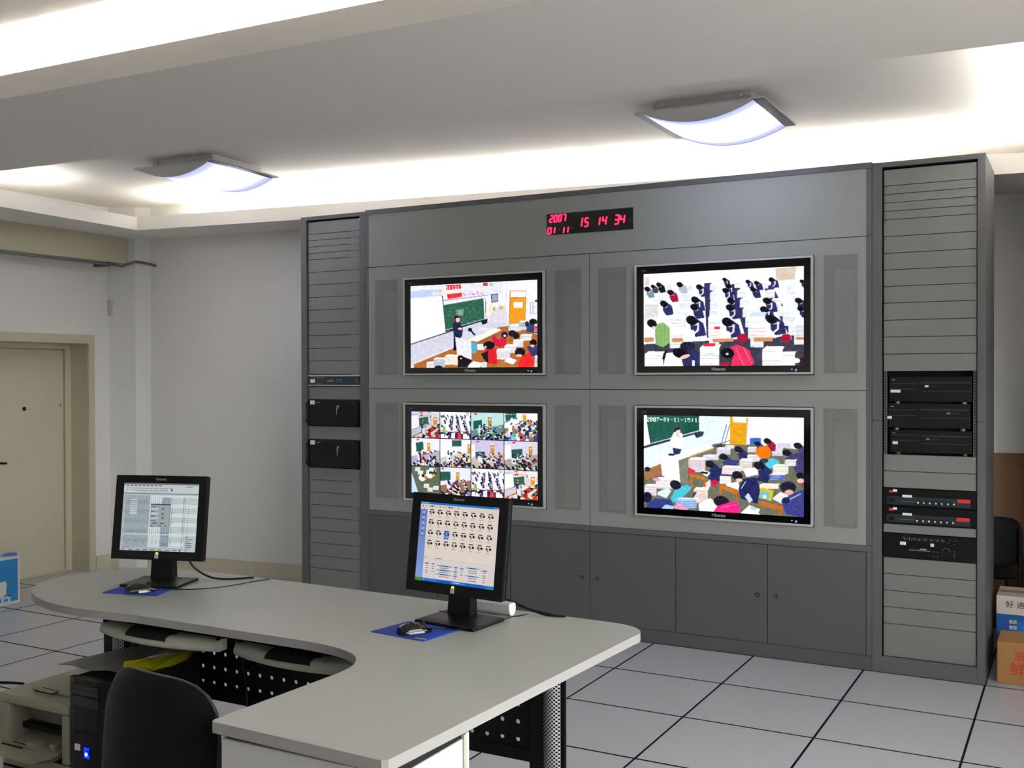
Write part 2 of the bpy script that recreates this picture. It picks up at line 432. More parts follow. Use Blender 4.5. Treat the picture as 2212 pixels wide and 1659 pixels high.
# ---- soffits with cove lips
PLB, PRB = Vector((-6.06, -0.06)), Vector((0.34, 0.782))
def Bl(x): return -1.86 + 0.0487 * x
def Al(x): return -2.975 + 0.0274 * x
def lip(mb, a, b, th=0.03, h=0.10, z0=ZS):
    """upright lip along a->b; its visible face is on that line, its thickness lies to the left of a->b"""
    a, b = Vector(a), Vector(b); d = (b - a).normalized(); n = Vector((-d.y, d.x)) * th; f_ = Vector((d.y, -d.x)) * .002
    return mb.prism([(a + f_)[:2], (b + f_)[:2], (b + n)[:2], (a + n)[:2]], z0 - .001, z0 + h)
def slab(mb, pts, z0=ZS, z1=ZS + .025): return mb.prism([tuple(p)[:2] for p in pts], z0, z1)
CP = 'ceiling_paint'
m = MB(); slab(m, [PLB, PRB, (XR, 0.96), (XR, 1.95), (0.0, 1.55), (-3.6, 0.70), (-6.39, 0.41), (XL, .3), (XL, -0.14)]); lip(m, PLB, PRB)
tag(m.build('trim_1', CP), 'white cove soffit with upright lip above the screens', 'cove', kind='structure')
LB = (-5.885, Bl(-5.885)); LA = (-5.86, Al(-5.86)); LF = (-5.75, -6.9)
m = MB(); slab(m, [(XL, -0.14), (XL, YF), (-5.75, YF), LF, LA, LB, PLB]); lip(m, LB, PLB); lip(m, LF, LA)
tag(m.build('trim_2', CP), 'white cove soffit with lip along the door wall', 'cove', kind='structure')
RB = (0.40, Bl(0.40)); RA = (0.46, Al(.46)); RF = (0.8, -6.9)
m = MB(); slab(m, [PRB, RB, RA, RF, (0.8, YF), (XR, YF), (XR, 0.96)]); lip(m, PRB, RB); lip(m, RA, RF)
tag(m.build('trim_3', CP), 'white cove soffit with lip along the window wall', 'cove', kind='structure')
m = MB(); slab(m, [LA, RA, RB, LB]); lip(m, LA, RA, h=.095)
m.prism([(LA[0], LA[1] + .45), (RA[0], RA[1] + .45), (RB[0], RB[1] - .02), (LB[0], LB[1] - .02)], ZS + .025, ZT)
tag(m.build('trim_4', CP), 'wide flat ceiling beam between the two ceiling trays', 'beam', kind='structure')
m = MB(); slab(m, [(-5.75, YF), (0.8, YF), RF, LF]); lip(m, RF, LF)
tag(m.build('trim_5', CP), 'white cove soffit on the wall facing the screens', 'cove', kind='structure')

# ---- cove tubes hidden behind the lips
tube_m = emit('tube_glow', (255, 253, 244), TUBE_STRENGTH)
cap_me = MB().cyl((0, 0, 0), .014, .02, 'x', 12).mesh('end_cap'); cap_me.materials.append(MATS['white_board'])
tube_me = MB().cyl((-.58, 0, 0), .013, 1.16, 'x', 12).mesh('glass_tube'); tube_me.materials.append(tube_m)
bat_me = MB().box(-.6, .6, .022, .05, -.014, .016).box(-.6, -.585, -.012, .03, -.014, .014).box(.585, .6, -.012, .03, -.014, .014).mesh('batten'); bat_me.materials.append(MATS['white_board'])
def coves(a, b, off, n, label, lo=0.0, hi=1.0, dz=.081):
    a, b = Vector(a), Vector(b); d = (b - a); L = d.length; d.normalize(); nn = Vector((-d.y, d.x)) * off
    for k in range(n):
        t = lo * L + ((hi - lo) * L - n * 1.2) / 2 + 0.6 + k * 1.2
        p = a + d * t + nn
        r = thing('fluorescent_tube', label, 'tube light', (p.x, p.y, ZS + dz), math.atan2(d.y, d.x), 'tubes in ' + label.split(' in ')[-1])
        link('glass_tube', tube_me, None, r); link('batten', bat_me, None, r)
        link('end_cap', cap_me, None, r, (-.6, 0, 0)); link('end_cap', cap_me, None, r, (.58, 0, 0))
coves(PLB, PRB, .100, 5, 'white fluorescent tube hidden in the cove above the screens', .03, .97)
coves(LB, PLB, .100, 1, 'white fluorescent tube hidden in the cove over the door', 0.0, .58)
coves(PRB, RB, .100, 2, 'white fluorescent tube hidden in the cove beside the window wall', .0, 1.0)
coves(LA, RA, .052, 5, 'white fluorescent tube hidden in the cove of the wide beam', dz=.043)

# ---- tan boxing over the door, pipe, conduit
tag(MB().box(XL, -6.50, -4.2, 0.205, 2.527, ZS).build('trim_6', 'cream_trim'), 'tan boxed duct under the soffit above the door', 'duct', kind='structure')
p = thing('conduit_pipe', 'thin dark grey pipe run under the tan duct into the back wall', 'pipe')
MB().tube([(-6.51, -4.0, 2.51), (-6.51, -2.0, 2.51), (-6.51, -.95, 2.508), (-6.51, 0.12, 2.508)], .011).build('pipe_run', 'faint_print', p)
MB().tube([(-6.51, 0.12, 2.508), (-6.505, 0.17, 2.50), (-6.47, 0.20, 2.52), (-6.42, 0.24, 2.54), (-6.36, 0.30, 2.53), (-6.33, 0.40, 2.51)], .011).build('elbow', 'faint_print', p)
for y in (-2.4, -1.2, 0.06): MB().box(-6.69, -6.495, y - .012, y + .012, 2.494, 2.526).build('bracket', 'faint_print', p)
c = thing('cable_trunking', 'white plastic cable trunking with switch box on door wall', 'trunking')
MB().bev(XL, XL + .035, .183, .268, 2.10, 2.235, .006).build('switch_box', 'white_board', c)
MB().bev(XL + .035, XL + .04, .205, .247, 2.115, 2.165, .002).build('switch_plate', 'white_label', c)
MB().box(XL, XL + .014, .207, .232, 0.0, 2.10).build('trunking_strip', 'white_board', c)

# ---- door in its deep reveal
d = thing('door_1', 'cream flush door with peephole in a deep cream reveal', 'door'); d['kind'] = 'structure'
XD = -6.91
MB().box(XL - .004, XL + .008, DY1, 0.047, 0, 1.935).box(XL - .004, XL + .008, DY0 - .06, DY0, 0, 1.935).box(XL - .004, XL + .008, DY0, DY1, DZ, 1.935).build('casing', 'cream_trim', d)
MB().box(XD, XL, DY1 - .004, DY1, 0, DZ).box(XD, XL, DY0, DY0 + .004, 0, DZ).box(XD, XL, DY0, DY1, DZ - .004, DZ).build('reveal', 'cream_trim', d)
MB().box(XD - .02, XD + .015, -0.072, DY1 - .004, 0, 1.862).box(XD - .02, XD + .015, DY0 + .004, DY0 + .06, 0, 1.862).box(XD - .02, XD + .015, DY0 + .06, -0.072, 1.818, 1.862).build('door_frame', 'cream_door', d)
leaf = MB().box(XD - .035, XD, DY0 + .064, -0.078, 0.012, 1.812).build('door_leaf', 'cream_door', d)
MB().cyl((XD, -0.442, 1.341), .016, .006, 'x', 16).build('peephole', 'dark_interior', leaf)
MB().cyl((XD, -0.109, 1.362), .008, .004, 'x', 12).build('door_bumper', 'faint_print', leaf)
h = MB().cyl((XD, -0.72, .93), .024, .008, 'x', 16).tube([(XD + .0, -0.72, .93), (XD + .045, -0.72, .93), (XD + .05, -.70, .93), (XD + .05, -.635, .925)], .009)
h.build('door_handle', 'black_metal', leaf)
MB().box(XD - .04, XD + .02, DY0, DY1, 0.0, 0.012).build('threshold', 'skirting_tile', d)

# ---- skirting tiles
def skirting(name, a, b, label, sd=1):
    a, b = Vector(a), Vector(b); d_ = b - a; L = d_.length; d_.normalize(); n = Vector((d_.y, -d_.x)) * .012 * sd
    root = tag(bpy.data.objects.new(name, None), label, 'baseboard', kind='structure'); COL.objects.link(root)
    t = 0.0; k = max(1, round(L / .8)); seg = L / k
    for q in range(k):
        p0, p1 = a + d_ * (q * seg + .0015), a + d_ * ((q + 1) * seg - .0015)
        pts = [(p0.x, p0.y), (p0.x + n.x, p0.y + n.y), (p1.x + n.x, p1.y + n.y), (p1.x, p1.y)]
        if sd < 0: pts = pts[::-1]
        MB().prism(pts, 0, .118).build('skirting_tile', 'skirting_tile', root)
    return root
skirting('baseboard_back', (-6.39, .37), (-4.5, .5664), 'tan skirting tiles along the wall beside the racks')
skirting('baseboard_left', (XL, .05), (XL, .20), 'tan skirting tile between the door and the corner')
skirting('baseboard_corner', (XL, .20), (-6.39, .37), 'tan skirting tile across the room corner')
skirting('baseboard_right', (0.0, 1.5), (XR, 1.9), 'tan skirting tiles along the wall behind the cartons')

# ---- ceiling luminaires
dif = bpy.data.materials.new('lamp_diffuser'); dif.use_nodes = True
nt = dif.node_tree; nt.nodes.clear(); o_ = nt.nodes.new('ShaderNodeOutputMaterial'); e_ = nt.nodes.new('ShaderNodeEmission')
tc = nt.nodes.new('ShaderNodeTexCoord'); sp = nt.nodes.new('ShaderNodeSeparateXYZ'); nt.links.new(tc.outputs['Object'], sp.inputs[0])
ab = nt.nodes.new('ShaderNodeMath'); ab.operation = 'ABSOLUTE'; nt.links.new(sp.outputs[1], ab.inputs[0])
mr = nt.nodes.new('ShaderNodeMapRange'); mr.interpolation_type = 'SMOOTHSTEP'; mr.inputs[1].default_value = .07; mr.inputs[2].default_value = .325; mr.inputs[3].default_value = 1; mr.inputs[4].default_value = 0
nt.links.new(ab.outputs[0], mr.inputs[0])
cr = nt.nodes.new('ShaderNodeMix'); cr.data_type = 'RGBA'; cr.inputs[6].default_value = (.33, .36, .78, 1); cr.inputs[7].default_value = (.80, .84, 1.0, 1)
nt.links.new(mr.outputs[0], cr.inputs[0]); nt.links.new(cr.outputs[2], e_.inputs[0])
sm = nt.nodes.new('ShaderNodeMapRange'); sm.inputs[3].default_value = LAMP_STRENGTH * .12; sm.inputs[4].default_value = LAMP_STRENGTH; pw = nt.nodes.new('ShaderNodeMath'); pw.operation = 'POWER'; pw.inputs[1].default_value = 3.0; nt.links.new(mr.outputs[0], pw.inputs[0]); nt.links.new(pw.outputs[0], sm.inputs[0]); nt.links.new(sm.outputs[0], e_.inputs[1])
nt.links.new(e_.outputs[0], o_.inputs[0])
def luminaire(x, y, rz, label):
    r = thing('ceiling_light', label, 'ceiling light', (x, y, ZT), rz, 'square ceiling lights')
    hx, hy, zr = .335, .315, -.066
    MB().bev(-.25, .25, -.235, .235, -.05, 0, .006).build('lamp_base', 'white_board', r)
    MB().box(-hx, hx, -hy, hy, zr, zr + .008).box(-.2, .2, -.2, .2, zr + .008, -.05).build('lamp_tray', 'silver', r)
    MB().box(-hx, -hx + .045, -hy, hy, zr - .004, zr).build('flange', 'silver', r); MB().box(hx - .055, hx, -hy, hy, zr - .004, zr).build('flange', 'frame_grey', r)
    N = 16; xs = [-hx + .045 + (2*hx - .1) * k / N for k in range(N + 1)]; mid = (xs[0] + xs[-1]) / 2; half = (xs[-1] - xs[0]) / 2
    zc = lambda q: zr - .004 - .068 * (1 - ((q - mid) / half) ** 2)
    MB().grid([[(q, -hy + .004, zc(q)) for q in xs], [(q, hy - .004, zc(q)) for q in xs]]).grid([[(q, hy - .004, zc(q) + .004) for q in xs], [(q, -hy + .004, zc(q) + .004) for q in xs]]).build('diffuser', dif, r)
    for s_ in (-1, 1):
        pts = [(q, zc(q) - .002) for q in xs] + [(xs[-1], zr), (xs[0], zr)]
        MB().prism(pts, s_ * hy - .003, s_ * hy + .003, 'y').build('end_plate', 'silver', r)
    for sx in (-.2, .2): MB().cyl((sx, -.236, -.022), .007, -.012, 'y', 10).build('screw_cap', 'chrome', r)
luminaire(-4.64, -0.74, .05, 'square ceiling light with curved glowing diffuser over the recorder rack')
luminaire(-1.25, -0.52, 0.0, 'square ceiling light with curved glowing diffuser near the bowed pupils screen')
# ================================================================== racks and display cabinets (front plane y = 0)
DEP = 0.60
ZTOP = 2.728
perforated('grille_metal', (142, 145, 143), 0.0085, 0.0018)
perforated('mesh_silver', (186, 188, 190), 0.013, 0.0033, 0.35, 0.4)

screw_me = MB().cyl((0, 0, 0), .0035, -.003, 'y', 8).mesh('screw'); screw_me.materials.append(MATS['chrome'])
def rack(name, label, x0, x1, zl, gaps, sl, sr):
    """19-inch rack: stiles split at mid height, blanking panels between the given heights (gaps = equipment bays)"""
    r = thing(name, label, 'equipment rack', ((x0 + x1) / 2, 0, 0)); cx = (x0 + x1) / 2
    L, R_ = x0 - cx, x1 - cx; a, b = L + sl, R_ - sr
    zm = 1.352
    for q0, q1 in ((L, a), (b, R_)):
        MB().bev(q0, q1, 0, .045, 0.0, zm - .001, .002).build('stile', 'frame_grey', r); MB().bev(q0, q1, 0, .045, zm + .001, ZTOP, .002).build('stile', 'frame_grey', r)
    MB().bev(a, b, 0, .045, 2.701, ZTOP, .002).build('top_rail', 'frame_grey', r)
    MB().bev(a, b, 0, .045, 0.0, 0.086, .002).build('bottom_rail', 'frame_grey', r)
    for q0, q1 in ((L, L + .012), (R_ - .012, R_)): MB().box(q0, q1, .045, DEP, 0.0, ZTOP - .002).build('side_panel', 'frame_grey', r)
    MB().box(L + .012, R_ - .012, .045, DEP, ZTOP - .016, ZTOP - .002).build('top_panel', 'frame_grey', r)
    MB().box(L + .012, R_ - .012, DEP - .01, DEP, 0.0, ZTOP - .016).build('back_panel', 'dark_interior', r)
    MB().box(a, a + .004, .046, .12, .086, 2.70).box(b - .004, b, .046, .12, .086, 2.70).box(a, b, .046, .12, 2.697, 2.70).build('inner_lining', 'dark_interior', r)
    pa, pb = a + .008, b - .004
    for z1, z0 in zip(zl[:-1], zl[1:]):
        if any(g0 - .001 <= z0 and z1 <= g1 + .001 for g0, g1 in gaps): continue
        p = MB().bev(pa, pb, .014, .020, z0 + .0015, z1 - .0015, .001).build('blank_panel', 'rack_panel', r)
        for sx in (pa + .008, pb - .008): link('screw', screw_me, None, p, (sx, .014, z1 - .012))
    return r, cx, pa, pb
ZL = [2.691, 2.604, 2.559, 2.514, 2.469, 2.423, 2.333, 2.244, 2.154, 2.064, 1.974, 1.883, 1.792, 1.702, 1.606, 1.522, 1.428, 1.239, 1.146, .945, .857, .768, .679, .588, .497, .406, .315, .227, .088]
LR, LCX, La, Lb = rack('equipment_rack', 'tall grey equipment rack with two black key locked recorders', -4.475, -3.906, ZL, [(1.522, 1.606), (1.239, 1.428), (.945, 1.146)], .05, .05)
ZR = [2.689, 2.602, 2.557, 2.512, 2.467, 2.422, 2.332, 2.243, 2.154, 2.066, 1.977, 1.886, 1.796, 1.705, 1.613, 1.170, 1.081, .992, .799, .751, .620, .530, .441, .353, .264, .088]
RR, RCX, Ra, Rb = rack('equipment_rack', 'tall grey equipment rack with stacked black decks and amplifiers', -0.556, 0.0, ZR, [(1.170, 1.613), (.799, .992), (.620, .751)], .05, .038)
# punched mounting rails in the open bay of the second rack
for q0, q1 in ((Ra + .001, Ra + .016), (Rb - .016, Rb - .001)):
    ra = MB().box(q0, q1, .022, .03, 1.17, 1.613).build('mounting_rail', 'frame_grey', RR)
    ho = MB(); qc = (q0 + q1) / 2
    for k in range(28): ho.box(qc - .0035, qc + .0035, .0212, .0225, 1.178 + k * .0156, 1.185 + k * .0156)
    tag(ho.build('punched_slot', 'dark_interior', ra), kind='stuff')
MB().box(Ra - .004, Rb + .002, .1, .11, 1.165, 1.62).build('bay_back', 'dark_interior', RR)

# ---- header, display and base cabinets in the middle
CX0, CI0, CM, CI1, CX1 = -3.906, -3.88, -2.215, -0.585, -0.5565
S1, S3, D0, D1 = 2.341, 0.674, 0.640, 0.081
h = thing('header_cabinet', 'long grey header cabinet with digital clock above the screens', 'cabinet', (CM, 0, 2.341))
def rel(cx, cz=0): return lambda mb: mb
def B(parent, name, m, x0, x1, y0, y1, z0, z1, b=.0015):
    lx, ly, lz = parent.location
    return MB().bev(x0 - lx, x1 - lx, y0 - ly, y1 - ly, z0 - lz, z1 - lz, b).build(name, m, parent)
B(h, 'top_rail', 'frame_grey', CX0, CX1, -.004, .05, 2.703, 2.735)
B(h, 'stile', 'frame_grey', CX0 + .001, CI0, -.002, .05, S1 + .001, 2.702); B(h, 'stile', 'frame_grey', CI1, CX1 - .001, -.002, .05, S1 + .001, 2.702)
CL = (-2.509, -1.928, 2.470, 2.602)
m_ = MB().plate(CI0 + .001 - CM, CI1 - .001 - CM, .0015, 2.7025 - 2.341, 0, .006, [(CL[0] - CM, CL[1] - CM, CL[2] - 2.341, CL[3] - 2.341)])
m_.build('front_panel', 'panel_grey', h)
B(h, 'body', 'frame_grey', CX0 + .002, CX1 - .002, .05, DEP, S1 + .002, 2.733)

TVX = [(-3.580, -2.516), (-1.912, -0.864)]; TVZ = [(1.598, 2.252), (.758, 1.414)]
GRX = [(-3.830, -3.635), (-2.457, -2.270), (-2.162, -1.971), (-.814, -.626)]; GRZ = [(1.598, 2.254), (.758, 1.415)]
for k, (lab, xa, xb) in enumerate((('grey display cabinet framing the teacher screen and the mosaic screen', CX0, CM), ('grey display cabinet framing the bowed pupils screen and the bright classroom screen', CM, CX1))):
    d = thing('display_cabinet', lab, 'cabinet', ((xa + xb) / 2, 0, S3)); cx = (xa + xb) / 2
    if k == 0: B(d, 'stile', 'frame_grey', CX0 + .001, CI0, -.001, .05, S3 + .001, S1 - .001); ia, ib = CI0 + .001, CM - .002
    else: B(d, 'stile', 'frame_grey', CI1, CX1 - .001, -.001, .05, S3 + .001, S1 - .001); ia, ib = CM + .002, CI1 - .001
    for row in range(2):
        z0, z1 = ((1.5105, S1 - .0025), (S3 + .001, 1.5065))[row]
        tx0, tx1 = TVX[k]; tz0, tz1 = TVZ[row]; gs = GRX[2*k:2*k+2]; gz = GRZ[row]
        holes = [(tx0 - .006, tx1 + .004, tz0 - .005, tz1 + .004)] + [(g0 + .004, g1 - .004, gz[0] + .004, gz[1] - .004) for g0, g1 in gs]
        p = MB().plate(ia - cx, ib - cx, z0 - S3, z1 - S3, 0, .004, [(a - cx, b - cx, c - S3, e - S3) for a, b, c, e in holes]).build('screen_panel', 'panel_grey', d)
        for g0, g1 in gs:
            g = MB().box(g0 - cx, g1 - cx, -.0008, .0, gz[0] - S3, gz[1] - S3).build('speaker_grille', MATS['grille_metal'], d)
            uv_plane(g, lambda p_: p_.x, lambda p_: p_.z)
            B(d, 'speaker_box', 'frame_grey', g0 + .055, g1 - .03, .03, .10, gz[0] + .02, gz[1] - .085, .004)
    B(d, 'body', 'dark_interior', xa + .002, xb - .002, .16, DEP, S3 + .002, S1 - .002)

DX = [CI0, -3.322, -2.772, CM, -1.663, -1.121, CI1]
for k, (lab, xa, xb) in enumerate((('dark grey three door base cabinet under the teacher and mosaic screens', CX0, CM), ('dark grey three door base cabinet under the bright classroom screen', CM, CX1))):
    d = thing('base_cabinet', lab, 'cabinet', ((xa + xb) / 2, 0, 0))
    B(d, 'top_rail', 'frame_grey', xa + .001, xb - .001, -.004, .05, D0 + .001, S3 - .0005)
    B(d, 'plinth', 'door_grey', xa + .001, xb - .001, .002, .05, 0.0, D1 - .002)
    if k == 0: B(d, 'stile', 'frame_grey', CX0 + .001, CI0 - .001, -.003, .05, D1, D0)
    else: B(d, 'stile', 'frame_grey', CI1 + .001, CX1 - .001, -.003, .05, D1, D0)
    for q in range(3):
        a, b = DX[3*k+q] + .002, DX[3*k+q+1] - .002
        dr = B(d, 'door', 'door_grey', a, b, -.004, .014, D1 + .001, D0 - .002, .0012)
        right = (k, q) in ((0, 0), (0, 2), (1, 1)); kx = (b - .053) if right else (a + .047)
        lx = d.location.x
        lk = MB().cyl((kx - lx, -.004, .352), .0115, -.006, 'y', 18).build('lock', 'black_metal', dr)
        MB().cyl((kx - lx, -.0101, .352), .0075, -.002, 'y', 14).build('key_plate', 'frame_grey', dr)
    B(d, 'body', 'dark_interior', xa + .002, xb - .002, .05, DEP, 0.0, S3 - .002)

# ---- digital clock set in the header
c = thing('digital_clock', 'black glass digital clock with red date and time digits', 'clock', ((CL[0] + CL[1]) / 2, 0, CL[2]))
cw, chh = CL[1] - CL[0], CL[3] - CL[2]; X0 = -cw / 2
MB().bev(X0 + .001, -X0 - .001, -.002, .049, .001, chh - .001, .001).build('clock_face', 'black_gloss', c)
red = emit('led_red', (255, 38, 72), 1.0)
mat('led_dim', (58, 54, 10), 0.5)
SEG = {'0': 'abcdef', '1': 'bc', '2': 'abged', '3': 'abgcd', '4': 'fgbc', '5': 'afgcd', '7': 'abc'}
def seven(ch, x, z, w, hgt, th=.0052, sl=.16):
    P = {'a': ((0, 1), (1, 1)), 'b': ((1, 1), (1, .5)), 'c': ((1, .5), (1, 0)), 'd': ((0, 0), (1, 0)), 'e': ((0, .5), (0, 0)), 'f': ((0, 1), (0, .5)), 'g': ((0, .5), (1, .5))}
    mb = MB()
    for s_ in SEG[ch]:
        (u0, v0), (u1, v1) = P[s_]
        q = lambda u, v: (x + u * w + sl * v * hgt, -.0032, z + v * hgt)
        a, b = Vector(q(u0, v0)), Vector(q(u1, v1)); d_ = (b - a).normalized(); n = Vector((-d_.z, 0, d_.x)) * th
        a, b = a + d_ * th * .2, b - d_ * th * .2
        pts = [a - d_*th*.6, a + n, b + n, b + d_*th*.6, b - n, a - n]
        mb.prism([(p_.x, p_.z) for p_ in pts], -.0036, -.002, 'y')
    mb.build('digit', red, c)
CU = lambda px: X0 + cw * (px - 268) / (1930 - 268)         # clock-crop pixel -> metres
def CZ(px, py): t = (px - 268) / 1662.; top = 295 - 140 * t; bot = 700 - 122 * t; return chh * (1 - (py - top) / (bot - top))
for ch, px, py, w_, h_ in (('2', 335, 445, .018, .040), ('0', 420, 437, .018, .040), ('0', 505, 430, .018, .040), ('7', 590, 420, .018, .040),
                           ('0', 292, 672, .021, .036), ('1', 398, 655, .010, .034), ('1', 580, 650, .010, .034), ('1', 662, 640, .010, .034),
                           ('1', 930, 522, .010, .050), ('5', 1015, 525, .021, .050), ('1', 1268, 492, .010, .044), ('4', 1352, 488, .024, .046), ('3', 1585, 480, .024, .052), ('4', 1685, 460, .026, .044)):
    seven(ch, CU(px), CZ(px, py), w_, h_)
for ch, px, py in (('月', 515, 590), ('日', 775, 572), ('时', 1165, 440), ('分', 1520, 400), ('秒', 1865, 395), ('年', 735, 370)):
    text('glyph', ch, .022, 'led_dim', c, (CU(px), -.0024, CZ(px, py)), FRONT)

# ---- television sets
def tv(k, row, label, canvas, strength):
    x0, x1 = TVX[k]; z0, z1 = TVZ[row]; cx = (x0 + x1) / 2; W = x1 - x0; H = z1 - z0
    t = thing('television', label, 'television', (cx, 0, z0), 0)
    MB().plate(-W/2, W/2, 0, H, -.022, .0, [(-W/2 + .012, W/2 - .012, .012, H - .012)]).build('silver_rim', 'silver', t)
    sx0, sx1 = -W/2 + .055, W/2 - .050; sz0, sz1 = .050, H - .056
    MB().plate(-W/2 + .012, W/2 - .012, .012, H - .012, -.018, .0, [(sx0, sx1, sz0, sz1)]).build('bezel', 'black_gloss', t)
    MB().bev(-W/2 + .004, W/2 - .004, .0005, .14, .004, H - .004, .003).build('back_shell', 'black_plastic', t)
    canvas.obj('screen', picture_mat('tv_picture', strength), t, (sx0, -.010, sz0), (1, 0, 0), (0, 0, 1), sx1 - sx0, sz1 - sz0)
    text('brand_name', 'Hisense', .026, 'logo_silver', t, (-.01, -.0185, .031), FRONT, bold=.0006)
    text('model_name', 'Aqua', .016, 'faint_print', t, (-W/2 + .058, -.0185, H - .036), FRONT, .25)
    MB().cyl((W/2 - .115, -.018, .028), .003, -.003, 'y', 10).build('power_light', emit('led_blue', (90, 110, 255), 2.0), t)
    MB().cyl((W/2 - .092, -.018, .024), .007, -.004, 'y', 14).build('power_button', 'silver', t)
    return t
# ================================================================== pictures shown on the screens
NAVY, BLACK, SKIN, WHITE = (44, 48, 96), (20, 22, 30), (240, 196, 176), (255, 255, 255)
rnd = random.Random(7)
def pupil(c, x, y, s, body=NAVY, stripe=True, lean=1):
    """a bowed pupil seen from above: hair, bit of face, jacket with white stripe, arm"""
    c.poly([(x - .2*s*lean, y + .1*s), (x + .7*s*lean, y - .25*s), (x + 1.55*s*lean, y + .35*s), (x + 1.9*s*lean, y + 1.9*s), (x + .5*s*lean, y + 2.1*s), (x - .1*s*lean, y + 1.3*s)], body)
    if stripe: c.poly([(x + .75*s*lean, y + .3*s), (x + 1.0*s*lean, y + .28*s), (x + .95*s*lean, y + 1.3*s), (x + .3*s*lean, y + 1.85*s), (x + .15*s*lean, y + 1.65*s), (x + .7*s*lean, y + 1.2*s)], (235, 236, 246))
    c.ell(x + .28*s*lean, y + .28*s, .52*s, .34*s, SKIN, .35*lean)
    c.ell(x, y - .05*s, .78*s, .58*s, BLACK, .4*lean)
def books(c, x0, y0, x1, y1, n=5, tops=(252, 252, 250), side=(214, 214, 220)):
    c.rect(x0, y0, x1, y1, side); c.poly([(x0, y0), (x0 + (x1-x0)*.2, y0 - (y1-y0)*.22), (x1 + (x1-x0)*.1, y0 - (y1-y0)*.2), (x1, y0 + 2)], tops)
    for k in range(n):
        y = y0 + (y1 - y0) * (k + .6) / n
        c.line(x0, y, x1, y, max(3, (y1-y0) * .05), rnd.choice([(246, 246, 248), (230, 226, 214), (190, 205, 225), (236, 200, 190), (250, 250, 250)]))
def scrawl(c, x, y, w, h, col, n=4, th=5):
    for _ in range(n):
        a, b = x + rnd.random()*w, y + rnd.random()*h
        c.line(a, b, a + (rnd.random()-.3)*w*.5, b + (rnd.random()-.4)*h*.6, th, col)

